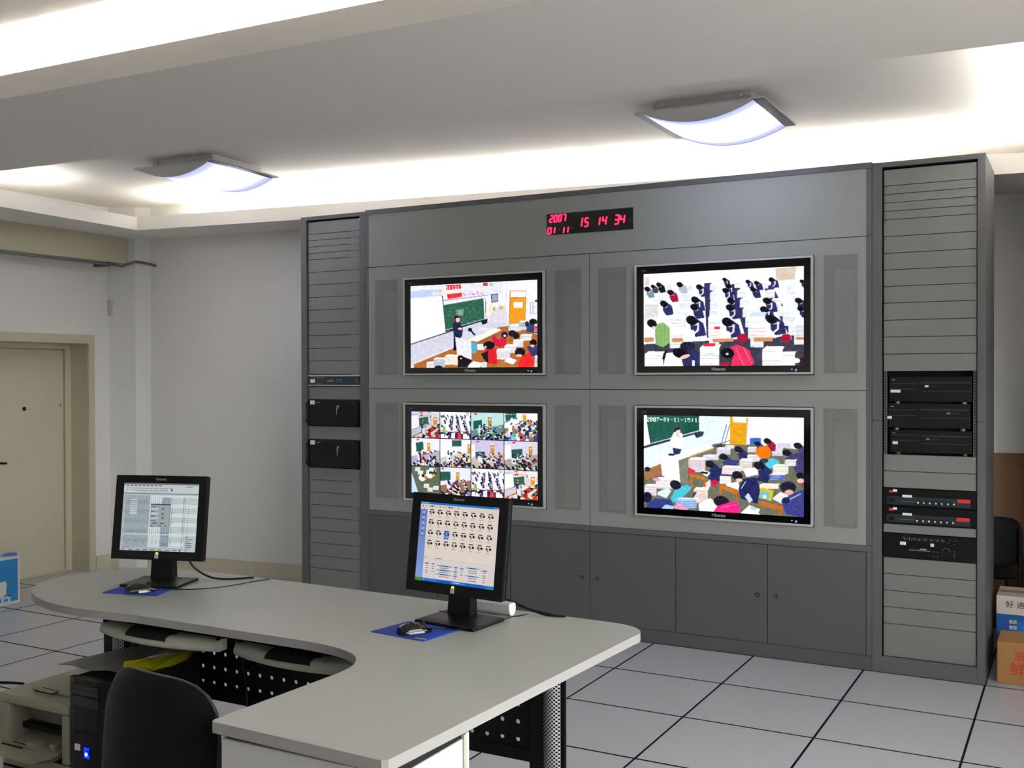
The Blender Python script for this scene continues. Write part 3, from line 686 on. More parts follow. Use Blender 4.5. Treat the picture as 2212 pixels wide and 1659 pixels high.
def tv_teacher():
    c = Canvas(360, 214, (232, 232, 244)); c.quadmap((200, 318), (1945, 222), (1950, 1422), (200, 1442))
    c.poly([(200, 310), (1950, 200), (1950, 420), (700, 470), (200, 480)], (222, 226, 242))
    c.poly([(200, 380), (650, 350), (660, 440), (200, 480)], (188, 202, 232))
    c.poly([(1500, 200), (1950, 200), (1950, 800), (1560, 820), (1500, 760)], (236, 236, 248)); c.line(1500, 250, 1495, 850, 14, (250, 250, 255)); c.line(1530, 250, 1525, 850, 6, (205, 205, 222))
    c.poly([(1300, 700), (1520, 560), (1560, 840), (1300, 900)], (216, 212, 226))
    c.poly([(200, 1115), (805, 930), (1240, 790), (1560, 830), (1400, 900), (860, 1150), (245, 1400), (200, 1420)], (206, 206, 222))
    c.poly([(245, 1385), (810, 1158), (1000, 1100), (1420, 880), (1640, 840), (1950, 980), (1950, 1450), (240, 1450)], (176, 104, 48))
    c.line(200, 1400, 810, 1160, 14, (232, 232, 240))
    c.poly([(200, 512), (655, 452), (702, 940), (200, 1112)], WHITE); c.line(657, 450, 706, 938, 12, (66, 70, 84))
    c.line(200, 1116, 805, 925, 14, (62, 66, 92))
    c.poly([(672, 575), (1228, 478), (1240, 760), (705, 915)], (48, 98, 78)); c.poly([(1228, 478), (1256, 472), (1262, 748), (1240, 758)], (236, 236, 236)); c.line(1254, 474, 1260, 750, 8, (120, 92, 60))
    c.poly([(700, 925), (1245, 765), (1275, 775), (910, 890), (705, 945)], (40, 44, 54)); c.poly([(1190, 785), (1285, 757), (1276, 822), (1212, 842)], (34, 36, 44))
    for _ in range(34): scrawl(c, 720 + rnd.random()*450, 560 + rnd.random()*280, 60, 40, (182, 206, 192), 1, 6)
    c.poly([(850, 640), (960, 620), (950, 720), (860, 720)], (112, 146, 130)); scrawl(c, 880, 640, 60, 60, (196, 214, 204), 6, 6)
    c.poly([(512, 402), (925, 372), (930, 400), (520, 442)], (232, 228, 206)); c.poly([(722, 425), (930, 402), (930, 460), (735, 492)], (226, 50, 62))
    for k in range(5): scrawl(c, 945 + k*62, 385 - k*4, 40, 60, (206, 60, 84), 6, 7)
    c.poly([(668, 505), (1290, 430), (1290, 440), (668, 520)], (170, 150, 168))
    c.poly([(1065, 348), (1340, 322), (1335, 345), (1090, 366)], (236, 230, 204)); c.rect(1222, 265, 1288, 308, (176, 70, 48)); c.rect(1310, 265, 1362, 312, (190, 186, 190))
    c.poly([(1328, 422), (1420, 412), (1426, 525), (1335, 540)], (78, 80, 92)); c.poly([(1340, 434), (1412, 424), (1416, 514), (1346, 528)], (158, 160, 180))
    c.poly([(1580, 372), (1800, 372), (1782, 806), (1565, 838)], (196, 132, 52)); c.poly([(1592, 384), (1794, 382), (1792, 458), (1592, 464)], (252, 252, 255))
    c.poly([(1592, 484), (1790, 474), (1774, 800), (1575, 830)], (232, 152, 36)); c.rect(1630, 528, 1752, 608, (214, 220, 240)); c.rect(1640, 538, 1742, 600, WHITE)
    c.poly([(1298, 562), (1338, 556), (1332, 708), (1298, 718)], (240, 226, 176)); c.rect(1356, 598, 1388, 650, (208, 160, 90)); c.rect(1436, 586, 1490, 630, (226, 172, 70)); c.rect(1405, 600, 1424, 640, (206, 206, 226))
    for y in (528, 600, 688): c.line(1845, y, 1950, y + 6, 5, (150, 160, 190))
    for x in (1848, 1882): c.line(x, 528, x, 690, 5, (150, 160, 190))
    c.ell(1925, 512, 20, 16, (60, 62, 66))
    # teacher
    c.poly([(818, 980), (935, 975), (900, 1040), (860, 1205), (812, 1195)], (24, 24, 40)); c.poly([(800, 830), (840, 800), (905, 815), (945, 905), (930, 1010), (815, 1000)], (34, 38, 74))
    c.ell(872, 772, 30, 40, (246, 190, 166)); c.poly([(815, 760), (830, 725), (880, 722), (895, 748), (850, 748), (838, 800), (822, 800)], (26, 24, 34)); c.ell(822, 775, 12, 24, (190, 40, 60)); c.ell(905, 900, 34, 16, (246, 190, 166))
    # lectern, visualiser
    c.poly([(1165, 878), (1410, 890), (1380, 930), (1170, 950)], (222, 220, 230)); c.poly([(1020, 1050), (1120, 1000), (1420, 890), (1470, 915), (1140, 1080)], (244, 240, 232)); c.poly([(1135, 1082), (1400, 965), (1420, 985), (1150, 1110)], (150, 92, 52))
    c.poly([(835, 1010), (1060, 1068), (1066, 1328), (860, 1250)], (226, 226, 236)); c.line(1062, 1068, 1068, 1328, 8, (120, 120, 140)); c.poly([(1062, 1085), (1140, 1098), (1130, 1225), (1066, 1238)], (86, 172, 200)); c.rect(1140, 1110, 1235, 1190, (232, 232, 240))
    c.line(1040, 905, 1110, 988, 22, (28, 30, 40)); c.ell(1042, 912, 30, 26, (28, 30, 40))
    # class
    c.poly([(1560, 860), (1840, 770), (1860, 900), (1560, 930)], (204, 208, 222)); books(c, 1590, 850, 1720, 930); books(c, 1700, 800, 1830, 870, side=(130, 170, 180))
    c.poly([(1800, 840), (1930, 800), (1950, 960), (1800, 940)], (52, 66, 110)); c.ell(1885, 800, 55, 42, (26, 26, 34)); c.ell(1805, 830, 28, 36, (60, 44, 50)); books(c, 1895, 850, 1960, 940, side=(190, 50, 70))
    for x, y, r_ in ((1610, 960, 50), (1660, 990, 45)): c.ell(x, y, r_, 46, (28, 28, 38))
    c.poly([(1340, 1030), (1355, 985), (1420, 1040), (1535, 1010), (1530, 1130), (1440, 1150), (1360, 1110)], (208, 30, 66)); c.ell(1508, 980, 46, 44, (36, 32, 58)); c.ell(1512, 994, 20, 14, (246, 230, 236))
    books(c, 1715, 985, 1865, 1060); books(c, 1620, 1060, 1755, 1150); books(c, 1510, 1130, 1660, 1230); books(c, 1395, 1195, 1580, 1320)
    c.poly([(1255, 1190), (1400, 1165), (1412, 1385), (1285, 1375), (1190, 1245)], (216, 34, 46)); c.poly([(1190, 1245), (1285, 1205), (1290, 1370), (1240, 1330)], (30, 26, 34)); c.ell(1300, 1125, 78, 58, (24, 22, 30)); c.ell(1252, 1150, 16, 20, SKIN)
    c.poly([(1800, 1140), (1940, 1120), (1950, 1270), (1860, 1270)], (58, 58, 108)); c.ell(1885, 1085, 48, 42, (28, 24, 34)); c.ell(1875, 1130, 28, 18, SKIN)
    c.poly([(1670, 1425), (1740, 1270), (1840, 1225), (1895, 1330), (1870, 1430)], (238, 40, 42)); c.ell(1712, 1220, 70, 62, (28, 28, 36)); c.ell(1700, 1265, 44, 18, SKIN)
    c.poly([(1500, 1345), (1570, 1290), (1670, 1330), (1620, 1390)], WHITE); books(c, 1900, 1290, 1960, 1420, side=(206, 196, 190))
    c.poly([(1410, 1340), (1690, 1400), (1690, 1430), (1410, 1430)], (186, 112, 56))
    books(c, 430, 1370, 560, 1440, 3); books(c, 530, 1320, 690, 1430, 6, side=(150, 170, 200)); books(c, 690, 1280, 870, 1400, 6, side=(232, 224, 204))
    c.poly([(880, 1330), (960, 1290), (1070, 1330), (1000, 1430), (870, 1430)], (28, 28, 40)); c.ell(915, 1308, 48, 42, (24, 24, 30)); c.ell(918, 1308, 16, 12, (238, 206, 110))
    c.poly([(1020, 1400), (1090, 1345), (1225, 1372), (1170, 1435), (1010, 1435)], (250, 250, 252)); books(c, 1195, 1370, 1270, 1430, 3); c.ell(600, 1440, 60, 34, (30, 30, 38))
    c.poly([(710, 302), (922, 288), (926, 350), (708, 364)], (224, 44, 60))
    c.digits('2007-01-11-15:12:3', 208, 338, 33, 44, (252, 252, 255), -.045)
    return c

def tv_rows():
    c = Canvas(360, 214, (236, 238, 248)); c.quadmap((168, 278), (1988, 195), (1996, 1318), (174, 1332))
    c.poly([(160, 180), (1990, 180), (1990, 380), (160, 420)], (254, 252, 254)); c.poly([(1680, 215), (1905, 200), (1890, 345), (1690, 360)], (212, 196, 178)); c.poly([(180, 310), (235, 310), (240, 400), (180, 410)], (222, 208, 196))
    c.poly([(160, 1080), (1990, 980), (1990, 1330), (160, 1330)], (62, 62, 76))
    aisles = [((930, 380), (960, 1000)), ((1230, 390), (1400, 1000)), ((1600, 420), (1880, 980))]
    for (a, b), (d, e) in aisles: c.line(a, b, d, e, 90, (52, 54, 92))
    for y in (420, 520, 610, 720, 850): pass
    # long rows of stacked books
    for x0, y0, x1, y1, w in ((470, 400, 180, 720, 90), (700, 410, 560, 1000, 120), (985, 400, 1000, 990, 90), (1270, 370, 1480, 990, 110), (1560, 380, 1960, 960, 120), (1850, 390, 1990, 560, 110)):
        n = 7
        for k in range(n):
            t = k / (n - 1); x, y = x0 + (x1 - x0) * t, y0 + (y1 - y0) * t; s_ = .7 + .6 * t
            books(c, x - w*s_/2, y, x + w*s_/2, y + 95*s_, 4, (254, 254, 254), (224, 230, 234))
    for x, y, s_, col, st in ((350, 400, 44, BLACK, 0), (210, 450, 48, (120, 146, 152), 0), (280, 420, 36, (60, 64, 80), 0), (490, 490, 52, (160, 28, 72), 0), (600, 400, 50, (176, 184, 200), 0), (410, 620, 62, NAVY, 0),
                              (1120, 345, 36, NAVY, 1), (1380, 370, 36, NAVY, 1), (1475, 385, 40, NAVY, 0), (1640, 350, 44, NAVY, 1), (1965, 370, 34, NAVY, 0),
                              (830, 430, 52, NAVY, 1), (1160, 420, 46, NAVY, 1), (1130, 470, 50, NAVY, 1), (1440, 460, 46, NAVY, 0), (780, 575, 62, NAVY, 1), (1190, 590, 58, NAVY, 0), (1590, 590, 62, NAVY, 1), (1930, 590, 54, NAVY, 0),
                              (770, 660, 62, NAVY, 0), (1180, 665, 62, NAVY, 1), (1560, 690, 62, NAVY, 1), (1950, 680, 48, NAVY, 0)):
        pupil(c, x, y, s_, col, st)
    c.poly([(175, 1000), (290, 1000), (285, 1050), (175, 1055)], (206, 138, 92)); c.poly([(505, 1010), (640, 1010), (640, 1050), (515, 1055)], (206, 138, 92))
    books(c, 490, 780, 640, 1000, 6, WHITE, (246, 246, 250)); books(c, 930, 780, 1070, 990, 6, WHITE, (246, 246, 250)); books(c, 1390, 760, 1570, 990, 6, (206, 222, 240), (238, 242, 250)); books(c, 180, 620, 340, 760, 5)
    pupil(c, 740, 810, 88, NAVY, True); pupil(c, 1150, 830, 84, NAVY, True); pupil(c, 1640, 800, 84, NAVY, True)
    c.poly([(300, 860), (400, 825), (480, 890), (480, 1060), (400, 1115), (310, 1080)], (136, 178, 106)); c.ell(265, 840, 60, 46, BLACK, .3); c.ell(290, 890, 30, 18, SKIN)
    for k in range(3): c.line(330 + k*45, 860, 320 + k*50, 1080, 5, (112, 154, 84))
    c.poly([(640, 900), (770, 920), (780, 1030), (635, 1020)], WHITE); c.rect(1000, 880, 1070, 910, (214, 60, 92)); c.poly([(1090, 900), (1180, 940), (1190, 1000), (1090, 990)], WHITE); c.poly([(1570, 950), (1700, 980), (1690, 1010), (1560, 1000)], WHITE)
    c.ell(1320, 1010, 62, 52, (172, 26, 62)); c.ell(1800, 1010, 58, 48, (168, 26, 64)); c.line(1850, 960, 1850, 1030, 8, (214, 214, 222))
    c.poly([(975, 1015), (1220, 1010), (1218, 1050), (990, 1055)], (208, 142, 98)); c.poly([(1440, 1005), (1660, 1000), (1650, 1045), (1450, 1050)], (208, 142, 98)); c.poly([(1900, 1000), (1995, 995), (1995, 1030), (1905, 1030)], (200, 136, 100))
    books(c, 1900, 860, 2000, 990, 5)
    # nearest desks
    books(c, 180, 1190, 400, 1330, 4, WHITE, (246, 248, 252)); c.line(440, 1150, 400, 1250, 26, BLACK); c.poly([(440, 1180), (600, 1160), (640, 1330), (400, 1330)], (248, 250, 254))
    c.poly([(640, 1200), (740, 1120), (850, 1180), (830, 1330), (660, 1330)], NAVY); c.rect(745, 1262, 775, 1325, (240, 240, 248)); c.ell(610, 1180, 98, 58, BLACK, .2); c.ell(660, 1220, 60, 22, SKIN, -.3); c.ell(690, 1100, 90, 50, (34, 36, 56))
    books(c, 835, 1120, 1060, 1320, 6, WHITE, (242, 242, 248)); c.rect(876, 1068, 1010, 1102, (224, 44, 70)); c.rect(920, 1160, 990, 1190, (110, 120, 130)); c.poly([(860, 1110), (1040, 1105), (1060, 1180), (850, 1190)], (246, 244, 250))
    c.poly([(1195, 1300), (1215, 1200), (1180, 1110), (1270, 1080), (1400, 1150), (1450, 1290), (1420, 1330), (1190, 1330)], (226, 52, 96)); c.line(1250, 1120, 1330, 1320, 10, (246, 110, 140)); c.line(1330, 1110, 1420, 1300, 10, (246, 110, 140))
    c.ell(1150, 1180, 80, 60, BLACK, .2); c.ell(1148, 1190, 18, 14, (214, 216, 226)); c.poly([(1075, 1290), (1170, 1280), (1170, 1330), (1075, 1330)], (186, 30, 56))
    books(c, 1540, 1140, 1760, 1320, 5, WHITE, (240, 244, 246)); books(c, 1740, 1190, 1890, 1320, 4, WHITE, (242, 246, 248)); c.ell(1960, 1270, 45, 42, (58, 30, 50)); c.ell(1910, 1265, 36, 30, (246, 236, 232))
    c.digits('2007-01-10:15:11', 190, 290, 28, 36, (232, 220, 226), -.03, 1.5)
    return c

def tv_class():
    c = Canvas(360, 214, (240, 250, 255)); c.quadmap((168, 232), (1996, 262), (1986, 1370), (172, 1284))
    c.poly([(1380, 250), (1999, 250), (1999, 620), (1380, 560)], (246, 252, 255)); c.poly([(860, 240), (1190, 240), (1150, 520), (860, 640), (170, 840), (170, 600)], (226, 240, 250))
    for k in range(4): c.line(1510, 330 + k*60, 1995, 350 + k*62, 4, (220, 226, 240))
    c.line(1740, 260, 1735, 520, 4, (220, 226, 240))
    c.poly([(170, 860), (400, 780), (1000, 560), (1380, 560), (1999, 620), (1999, 1380), (170, 1380)], (108, 110, 92)); c.poly([(170, 880), (370, 785), (400, 900), (180, 975)], (166, 112, 70)); c.ell(208, 850, 36, 28, (34, 34, 62))
    c.poly([(160, 240), (205, 240), (250, 555), (160, 580)], (250, 250, 255)); c.poly([(200, 225), (830, 235), (828, 405), (245, 555)], (36, 92, 78)); c.poly([(700, 235), (830, 235), (828, 405), (640, 450)], (28, 82, 70)); c.line(838, 235, 840, 405, 14, (236, 236, 230))
    c.poly([(165, 588), (250, 562), (835, 415), (885, 420), (870, 470), (800, 492), (770, 452), (170, 612)], (46, 56, 78))
    c.line(205, 300, 250, 560, 8, (50, 54, 66))
    c.poly([(1185, 250), (1388, 262), (1365, 570), (1180, 560)], (226, 162, 30)); c.poly([(1215, 250), (1365, 262), (1365, 322), (1220, 312)], (248, 248, 255)); c.line(1385, 262, 1362, 570, 10, (190, 180, 170))
    c.line(1145, 340, 1085, 560, 9, (110, 116, 140)); c.line(1180, 345, 1120, 565, 9, (140, 120, 100)); c.ell(1060, 575, 60, 22, (70, 62, 62)); c.line(955, 590, 1180, 520, 10, (120, 120, 130))
    scrawl(c, 890, 270, 140, 60, (196, 206, 220), 8, 6)
    # teacher in white
    c.poly([(515, 605), (625, 608), (600, 680), (530, 680)], (46, 50, 92)); c.poly([(490, 500), (540, 415), (630, 440), (640, 530), (625, 620), (490, 600)], (255, 252, 255)); c.ell(578, 420, 30, 36, (250, 206, 190)); c.poly([(525, 415), (545, 372), (600, 375), (602, 398), (560, 408), (545, 430)], (50, 40, 46)); c.line(555, 450, 600, 480, 10, (190, 150, 150))
    # lectern
    c.poly([(640, 640), (960, 565), (1000, 605), (720, 700)], (252, 254, 255)); c.line(690, 715, 1000, 608, 18, (196, 150, 96)); c.poly([(355, 670), (520, 690), (700, 650), (720, 700), (585, 750)], (255, 255, 255)); c.poly([(355, 670), (585, 745), (605, 1000), (390, 920)], (250, 250, 254)); c.poly([(585, 745), (690, 710), (700, 1015), (605, 1000)], (122, 130, 112))
    c.ell(500, 682, 40, 14, (40, 42, 60))
    for x0, y0, x1, y1 in ((1030, 610, 1190, 680), (870, 690, 1050, 740), (1130, 580, 1230, 610), (1650, 600, 1770, 690), (1380, 600, 1480, 650), (1700, 545, 1860, 600), (1370, 690, 1540, 760)): books(c, x0, y0, x1, y1, 3, WHITE, (206, 206, 222))
    def kid(x, y, s_, col): c.poly([(x - .3*s_, y + .3*s_), (x + .8*s_, y - .1*s_), (x + 1.6*s_, y + .7*s_), (x + 1.5*s_, y + 1.9*s_), (x + .2*s_, y + 1.9*s_)], col); c.ell(x, y + .35*s_, .45*s_, .3*s_, SKIN); c.ell(x, y, .75*s_, .56*s_, (30, 30, 44), .3)
    c.rect(1405, 490, 1530, 565, (60, 104, 190)); kid(1600, 525, 58, (150, 30, 60)); kid(1490, 555, 50, (50, 60, 130)); c.poly([(1455, 660), (1500, 590), (1600, 570), (1645, 640), (1620, 715), (1530, 720)], (246, 118, 22))
    kid(1930, 575, 64, (84, 70, 120)); kid(1810, 655, 66, (76, 66, 118)); c.poly([(1840, 680), (1999, 640), (1999, 900), (1900, 860)], (72, 62, 112)); kid(1280, 620, 62, NAVY); kid(1110, 705, 66, (58, 66, 110)); c.poly([(1180, 740), (1290, 745), (1250, 810), (1150, 810)], (54, 62, 128))
    c.ell(1655, 775, 78, 58, (86, 196, 224)); c.ell(1560, 745, 50, 26, (34, 66, 70))
    books(c, 1290, 745, 1430, 860, 6, (250, 246, 240), (210, 200, 190)); books(c, 700, 740, 900, 880, 7, (252, 244, 236), (214, 190, 196)); c.poly([(690, 820), (780, 860), (790, 900), (700, 880)], (226, 50, 80)); c.poly([(830, 880), (860, 850), (960, 880), (920, 930)], (250, 252, 255)); c.poly([(850, 868), (935, 880), (920, 902), (835, 890)], (34, 36, 50))
    kid(955, 790, 74, (40, 48, 102)); c.poly([(930, 940), (1000, 860), (1100, 820), (1060, 980), (960, 975)], (38, 44, 98)); c.poly([(960, 980), (1010, 955), (1060, 1000), (980, 1040)], (216, 28, 60)); c.poly([(900, 1000), (960, 960), (960, 1040), (900, 1060)], (216, 216, 226))
    c.poly([(710, 895), (900, 935), (890, 970), (715, 925)], (206, 112, 34)); c.line(735, 920, 742, 1050, 26, (204, 110, 34)); c.line(890, 960, 892, 1070, 22, (196, 104, 34))
    books(c, 1090, 820, 1300, 910, 4, WHITE, (226, 214, 220)); c.poly([(1330, 850), (1500, 810), (1500, 900), (1370, 930)], (246, 252, 255))
    kid(1510, 800, 84, (42, 50, 104)); c.poly([(1470, 960), (1560, 860), (1650, 850), (1600, 1000)], (40, 46, 96))
    books(c, 1620, 900, 1790, 960, 3, (250, 246, 220), (86, 110, 190)); books(c, 1660, 800, 1830, 890, 5, (250, 246, 210), (230, 226, 214)); books(c, 1790, 740, 1910, 800, 4)
    kid(1960, 910, 70, (150, 60, 80)); c.ell(1960, 965, 40, 26, SKIN)
    books(c, 1065, 920, 1195, 1010, 5, (60, 60, 70), (236, 230, 232)); c.poly([(1135, 1010), (1280, 980), (1290, 1080), (1140, 1030)], (248, 252, 255)); c.poly([(1060, 1015), (1280, 1080), (1275, 1140), (1060, 1050)], (208, 110, 36)); c.line(1072, 1040, 1074, 1130, 24, (204, 106, 34)); c.line(1262, 1110, 1256, 1200, 24, (196, 100, 34))
    c.poly([(1280, 1060), (1330, 950), (1470, 930), (1520, 1050), (1490, 1230), (1300, 1170)], (36, 42, 92)); c.ell(1265, 915, 62, 52, (30, 30, 44), .4); c.ell(1285, 965, 40, 20, SKIN); c.line(1360, 980, 1310, 1060, 8, WHITE); c.poly([(1350, 1150), (1390, 1105), (1440, 1190), (1400, 1220)], (206, 214, 234))
    books(c, 1515, 1010, 1720, 1060, 3, WHITE, (246, 240, 214)); c.poly([(1530, 1040), (1670, 1080), (1640, 1200), (1505, 1160)], (202, 194, 40)); c.poly([(1530, 1085), (1620, 1100), (1615, 1190), (1520, 1165)], (110, 180, 226)); c.rect(1548, 1130, 1590, 1165, (250, 246, 150))
    c.poly([(1510, 1195), (1760, 1250), (1760, 1300), (1505, 1240)], (206, 106, 40)); c.line(1740, 1260, 1735, 1370, 26, (198, 100, 40)); c.poly([(1650, 1170), (1740, 1090), (1830, 1130), (1760, 1230)], (236, 226, 226))
    c.poly([(1750, 1200), (1870, 1110), (1999, 1060), (1999, 1380), (1800, 1340)], (62, 66, 138)); c.line(1830, 1180, 1960, 1110, 9, (214, 220, 240)); c.ell(1825, 1040, 86, 66, (32, 32, 54)); c.ell(1835, 1095, 48, 30, (226, 170, 150)); c.ell(1800, 1185, 42, 34, (30, 34, 84))
    books(c, 175, 1040, 320, 1150, 6, WHITE, (214, 200, 214)); books(c, 310, 960, 520, 1070, 8, WHITE, (222, 222, 226)); c.ell(320, 965, 50, 18, (240, 150, 200)); c.poly([(330, 1110), (450, 1060), (500, 1090), (440, 1180), (330, 1140)], (214, 236, 246))
    c.poly([(490, 1180), (560, 1060), (690, 1020), (745, 1060), (640, 1160), (520, 1230)], (74, 196, 216)); c.ell(548, 1025, 68, 52, (28, 32, 44), .3)
    books(c, 760, 1080, 930, 1230, 8, (250, 246, 236), (220, 190, 176)); c.poly([(740, 1160), (770, 1100), (800, 1110), (760, 1170)], (70, 66, 90)); books(c, 550, 1190, 800, 1290, 5, (214, 232, 246), (110, 150, 214)); c.poly([(530, 1260), (600, 1240), (700, 1290), (690, 1320), (530, 1290)], (236, 150, 190))
    c.poly([(205, 1250), (300, 1180), (480, 1190), (540, 1280), (500, 1320), (200, 1320)], (54, 62, 132)); c.ell(205, 1170, 60, 62, (24, 28, 56)); c.poly([(430, 1250), (540, 1270), (500, 1330), (380, 1290)], (166, 206, 240))
    c.poly([(820, 1240), (960, 1170), (1050, 1260), (1000, 1340), (830, 1320)], (246, 250, 250)); c.ell(1085, 1210, 92, 64, (40, 26, 44), .2); c.poly([(990, 1330), (1040, 1260), (1230, 1200), (1310, 1270), (1270, 1350), (1000, 1345)], (240, 42, 136)); c.line(1080, 1280, 1250, 1240, 10, (252, 96, 170))
    c.poly([(1290, 1350), (1400, 1245), (1520, 1290), (1500, 1330), (1560, 1380), (1290, 1370)], (250, 250, 244)); c.poly([(1410, 1260), (1490, 1280), (1460, 1310), (1410, 1290)], (196, 204, 204))
    c.digits('2007-01-11-15:17', 198, 258, 33, 46, (252, 255, 255), .014); c.digits('56', 885, 268, 30, 40, (226, 230, 236), .014)
    return c

def crowd(c, x0, y0, x1, y1, n, pal):
    for k in range(n):
        y = y0 + (y1 - y0) * k / n; x = x0 + rnd.random() * (x1 - x0) - (.15 * (x1-x0) * (1 - k/n)); s_ = 26 + 34 * k / n
        c.ell(x + s_*.7, y + s_*.9, s_, s_*.8, rnd.choice(pal)); c.ell(x, y, s_*.7, s_*.55, (30, 30, 40))
        if rnd.random() < .6: c.poly([(x - s_*1.4, y + s_*.6), (x - s_*.4, y + s_*.3), (x - s_*.1, y + s_), (x - s_*1.2, y + s_*1.2)], (246, 246, 250))
PAL = [(40, 44, 90), (40, 44, 90), (236, 236, 246), (220, 224, 236), (206, 40, 60), (120, 150, 210), (60, 150, 80), (240, 180, 60), (180, 120, 200), (90, 90, 110)]
def front_view(board, screen, door, wall, floor, hot):
    c = Canvas(200, 154, wall); c.map = lambda x, y: (x / 5, y / 5)
    c.poly([(0, 520), (1000, 330), (1000, 770), (0, 770)], floor)
    if screen: c.poly([(0, 130), (screen, 110), (screen + 20, 420), (0, 520)], (250, 250, 255))
    c.poly(board, (40, 92, 78)); c.line(board[3][0], board[3][1] + 8, board[2][0], board[2][1] + 8, 12, (60, 60, 70))
    c.rect(door, 120, door + 110, 370, (206, 140, 50)); c.rect(door + 20, 80, door + 90, 118, (250, 250, 255)); c.rect(door + 35, 165, door + 75, 215, (250, 250, 252))
    c.rect(board[0][0] + 30, 20, board[0][0] + 120, 60, (220, 40, 60)); c.poly([(200, 440), (330, 470), (330, 640), (210, 590)], (226, 228, 236))
    c.ell(260, 330, 18, 20, (60, 46, 46)); c.poly([(235, 350), (285, 350), (280, 450), (240, 450)], hot)
    crowd(c, 330, 330, 1000, 760, 46, PAL); crowd(c, 40, 640, 400, 770, 8, PAL)
    return c
def tv_mosaic(t1, t2, t4):
    c = Canvas(376, 222, (20, 20, 26))
    a = front_view([(60, 250), (330, 200), (340, 420), (70, 480)], 0, 520, (214, 226, 226), (120, 140, 140), (214, 222, 222)); b = front_view([(150, 130), (420, 90), (430, 300), (170, 380)], 130, 560, (228, 230, 246), (180, 170, 190), (40, 44, 80))
    d = front_view([(380, 30), (700, 20), (700, 170), (390, 190)], 360, 900, (232, 236, 240), (200, 200, 190), (60, 60, 90)); e = front_view([(130, 330), (420, 310), (430, 470), (140, 500)], 110, 600, (206, 200, 222), (200, 190, 160), (236, 236, 240))
    f = front_view([(210, 230), (540, 200), (540, 430), (220, 480)], 180, 730, (214, 216, 226), (170, 160, 150), (30, 34, 60)); g = front_view([(0, 130), (330, 120), (340, 330), (0, 380)], 0, 520, (226, 226, 240), (150, 110, 80), (60, 50, 60))
    k = Canvas(200, 154, (96, 104, 88)); k.map = lambda x, y: (x / 5, y / 5); k.poly([(0, 200), (60, 330), (240, 770), (0, 770)], (190, 220, 246))
    for x, y in ((120, 60), (220, 150), (330, 260), (520, 120), (620, 60), (430, 520), (560, 620), (760, 560)): books(k, x, y, x + 190, y + 90, 3)
    for x, y in ((380, 330), (640, 240)): k.ell(x, y, 130, 100, (244, 244, 248)); k.ell(x + 30, y - 60, 56, 46, (34, 34, 40))
    k.poly([(450, 260), (560, 280), (540, 380), (440, 340)], (222, 120, 40)); crowd(k, 700, 60, 1000, 220, 6, PAL)
    tiles = [[t1, t2, a, t4], [b, d, e, f], [k, g, t2, t1]]; tint = [[(.9, .9, .92), (1, 1, 1), (.86, .96, .96), (1, 1, 1)], [(1, 1, 1.03), (1, 1, 1), (.98, .96, 1), (.97, .97, 1)], [(1, 1, .97), (1, 1, 1.02), (1, 1, 1), (1, .97, .95)]]
    xs, ys = [0, 90, 183, 280, 376], [0, 72, 147, 222]
    for r_ in range(3):
        for q in range(4): c.paste(tiles[r_][q], xs[q] + 1, ys[r_] + 1, xs[q+1] - 1, ys[r_+1] - 1, tint[r_][q])
    return c

pic1, pic2, pic4 = tv_teacher(), tv_rows(), tv_class()
pic3 = tv_mosaic(pic1, pic2, pic4)
for k_, q in enumerate((pic1, pic2, pic4, pic3)): q.grain(k_, 4.5 if k_ < 3 else 3).soften(.55 if k_ < 3 else .25)
TVS = 0.40
tv(0, 0, 'wall television showing a teacher beside a green blackboard', pic1, TVS)
tv(1, 0, 'wall television showing rows of pupils bent over their desks', pic2, TVS)
tv(0, 1, 'wall television showing a mosaic of twelve classroom views', pic3, TVS)
tv(1, 1, 'wall television showing a bright classroom with teacher in white', pic4, TVS)
# ================================================================== equipment in the racks
mat('unit_navy', (40, 46, 62), 0.4); mat('lcd_olive', (104, 136, 30), 0.35); mat('key_blue', (52, 110, 170), 0.4); mat('print_green', (40, 150, 80), 0.5)
mat('unit_slate', (26, 34, 40), 0.4)
def on(parent, name, m, x0, x1, z0, z1, y=0.0, t=.0015):
    """flat piece on a front face, parent-local coordinates"""
    return MB().box(x0, x1, y - t, y, z0, z1).build(name, m, parent)
xl = lambda px: -4.417 + (px - 82) / (917 - 82) * .457 - LCX       # left-rack crop pixel -> rack-centred metres
# control unit
u = thing('control_unit', 'slim navy control unit with green display and blue keys', 'control unit', (LCX, 0, 1.5235)); H_ = .081
MB().bev(La, Lb, .010, .30, .001, H_ - .001, .002).build('case', 'unit_navy', u)
MB().box(La, Lb, .004, .010, H_ - .012, H_ - .002).build('edge_strip', 'silver', u); MB().box(La, Lb, .004, .010, .002, .009).build('edge_strip', 'silver', u)
zc = lambda py: H_ * (1 - (py - 130) / 195.)
on(u, 'display', 'lcd_olive', xl(388), xl(492), zc(252), zc(220), .010, .002)
for r_ in (215, 250):
    for q in (545, 580, 612): on(u, 'key', 'key_blue', xl(q - 9), xl(q + 9), zc(r_ + 10), zc(r_ - 10), .010, .004)
on(u, 'sticker', 'white_label', xl(112), xl(184), zc(268), zc(208), .010, .001); on(u, 'printed_mark', 'print_green', xl(140), xl(200), zc(190), zc(176), .010, .0008); on(u, 'printed_mark', 'faint_print', xl(216), xl(335), zc(190), zc(174), .010, .0008); on(u, 'printed_mark', 'faint_print', xl(210), xl(300), zc(295), zc(284), .010, .0008)
on(u, 'printed_mark', 'print_green', xl(846), xl(880), zc(222), zc(205), .010, .0008); on(u, 'printed_mark', 'faint_print', xl(838), xl(884), zc(262), zc(240), .010, .0008)
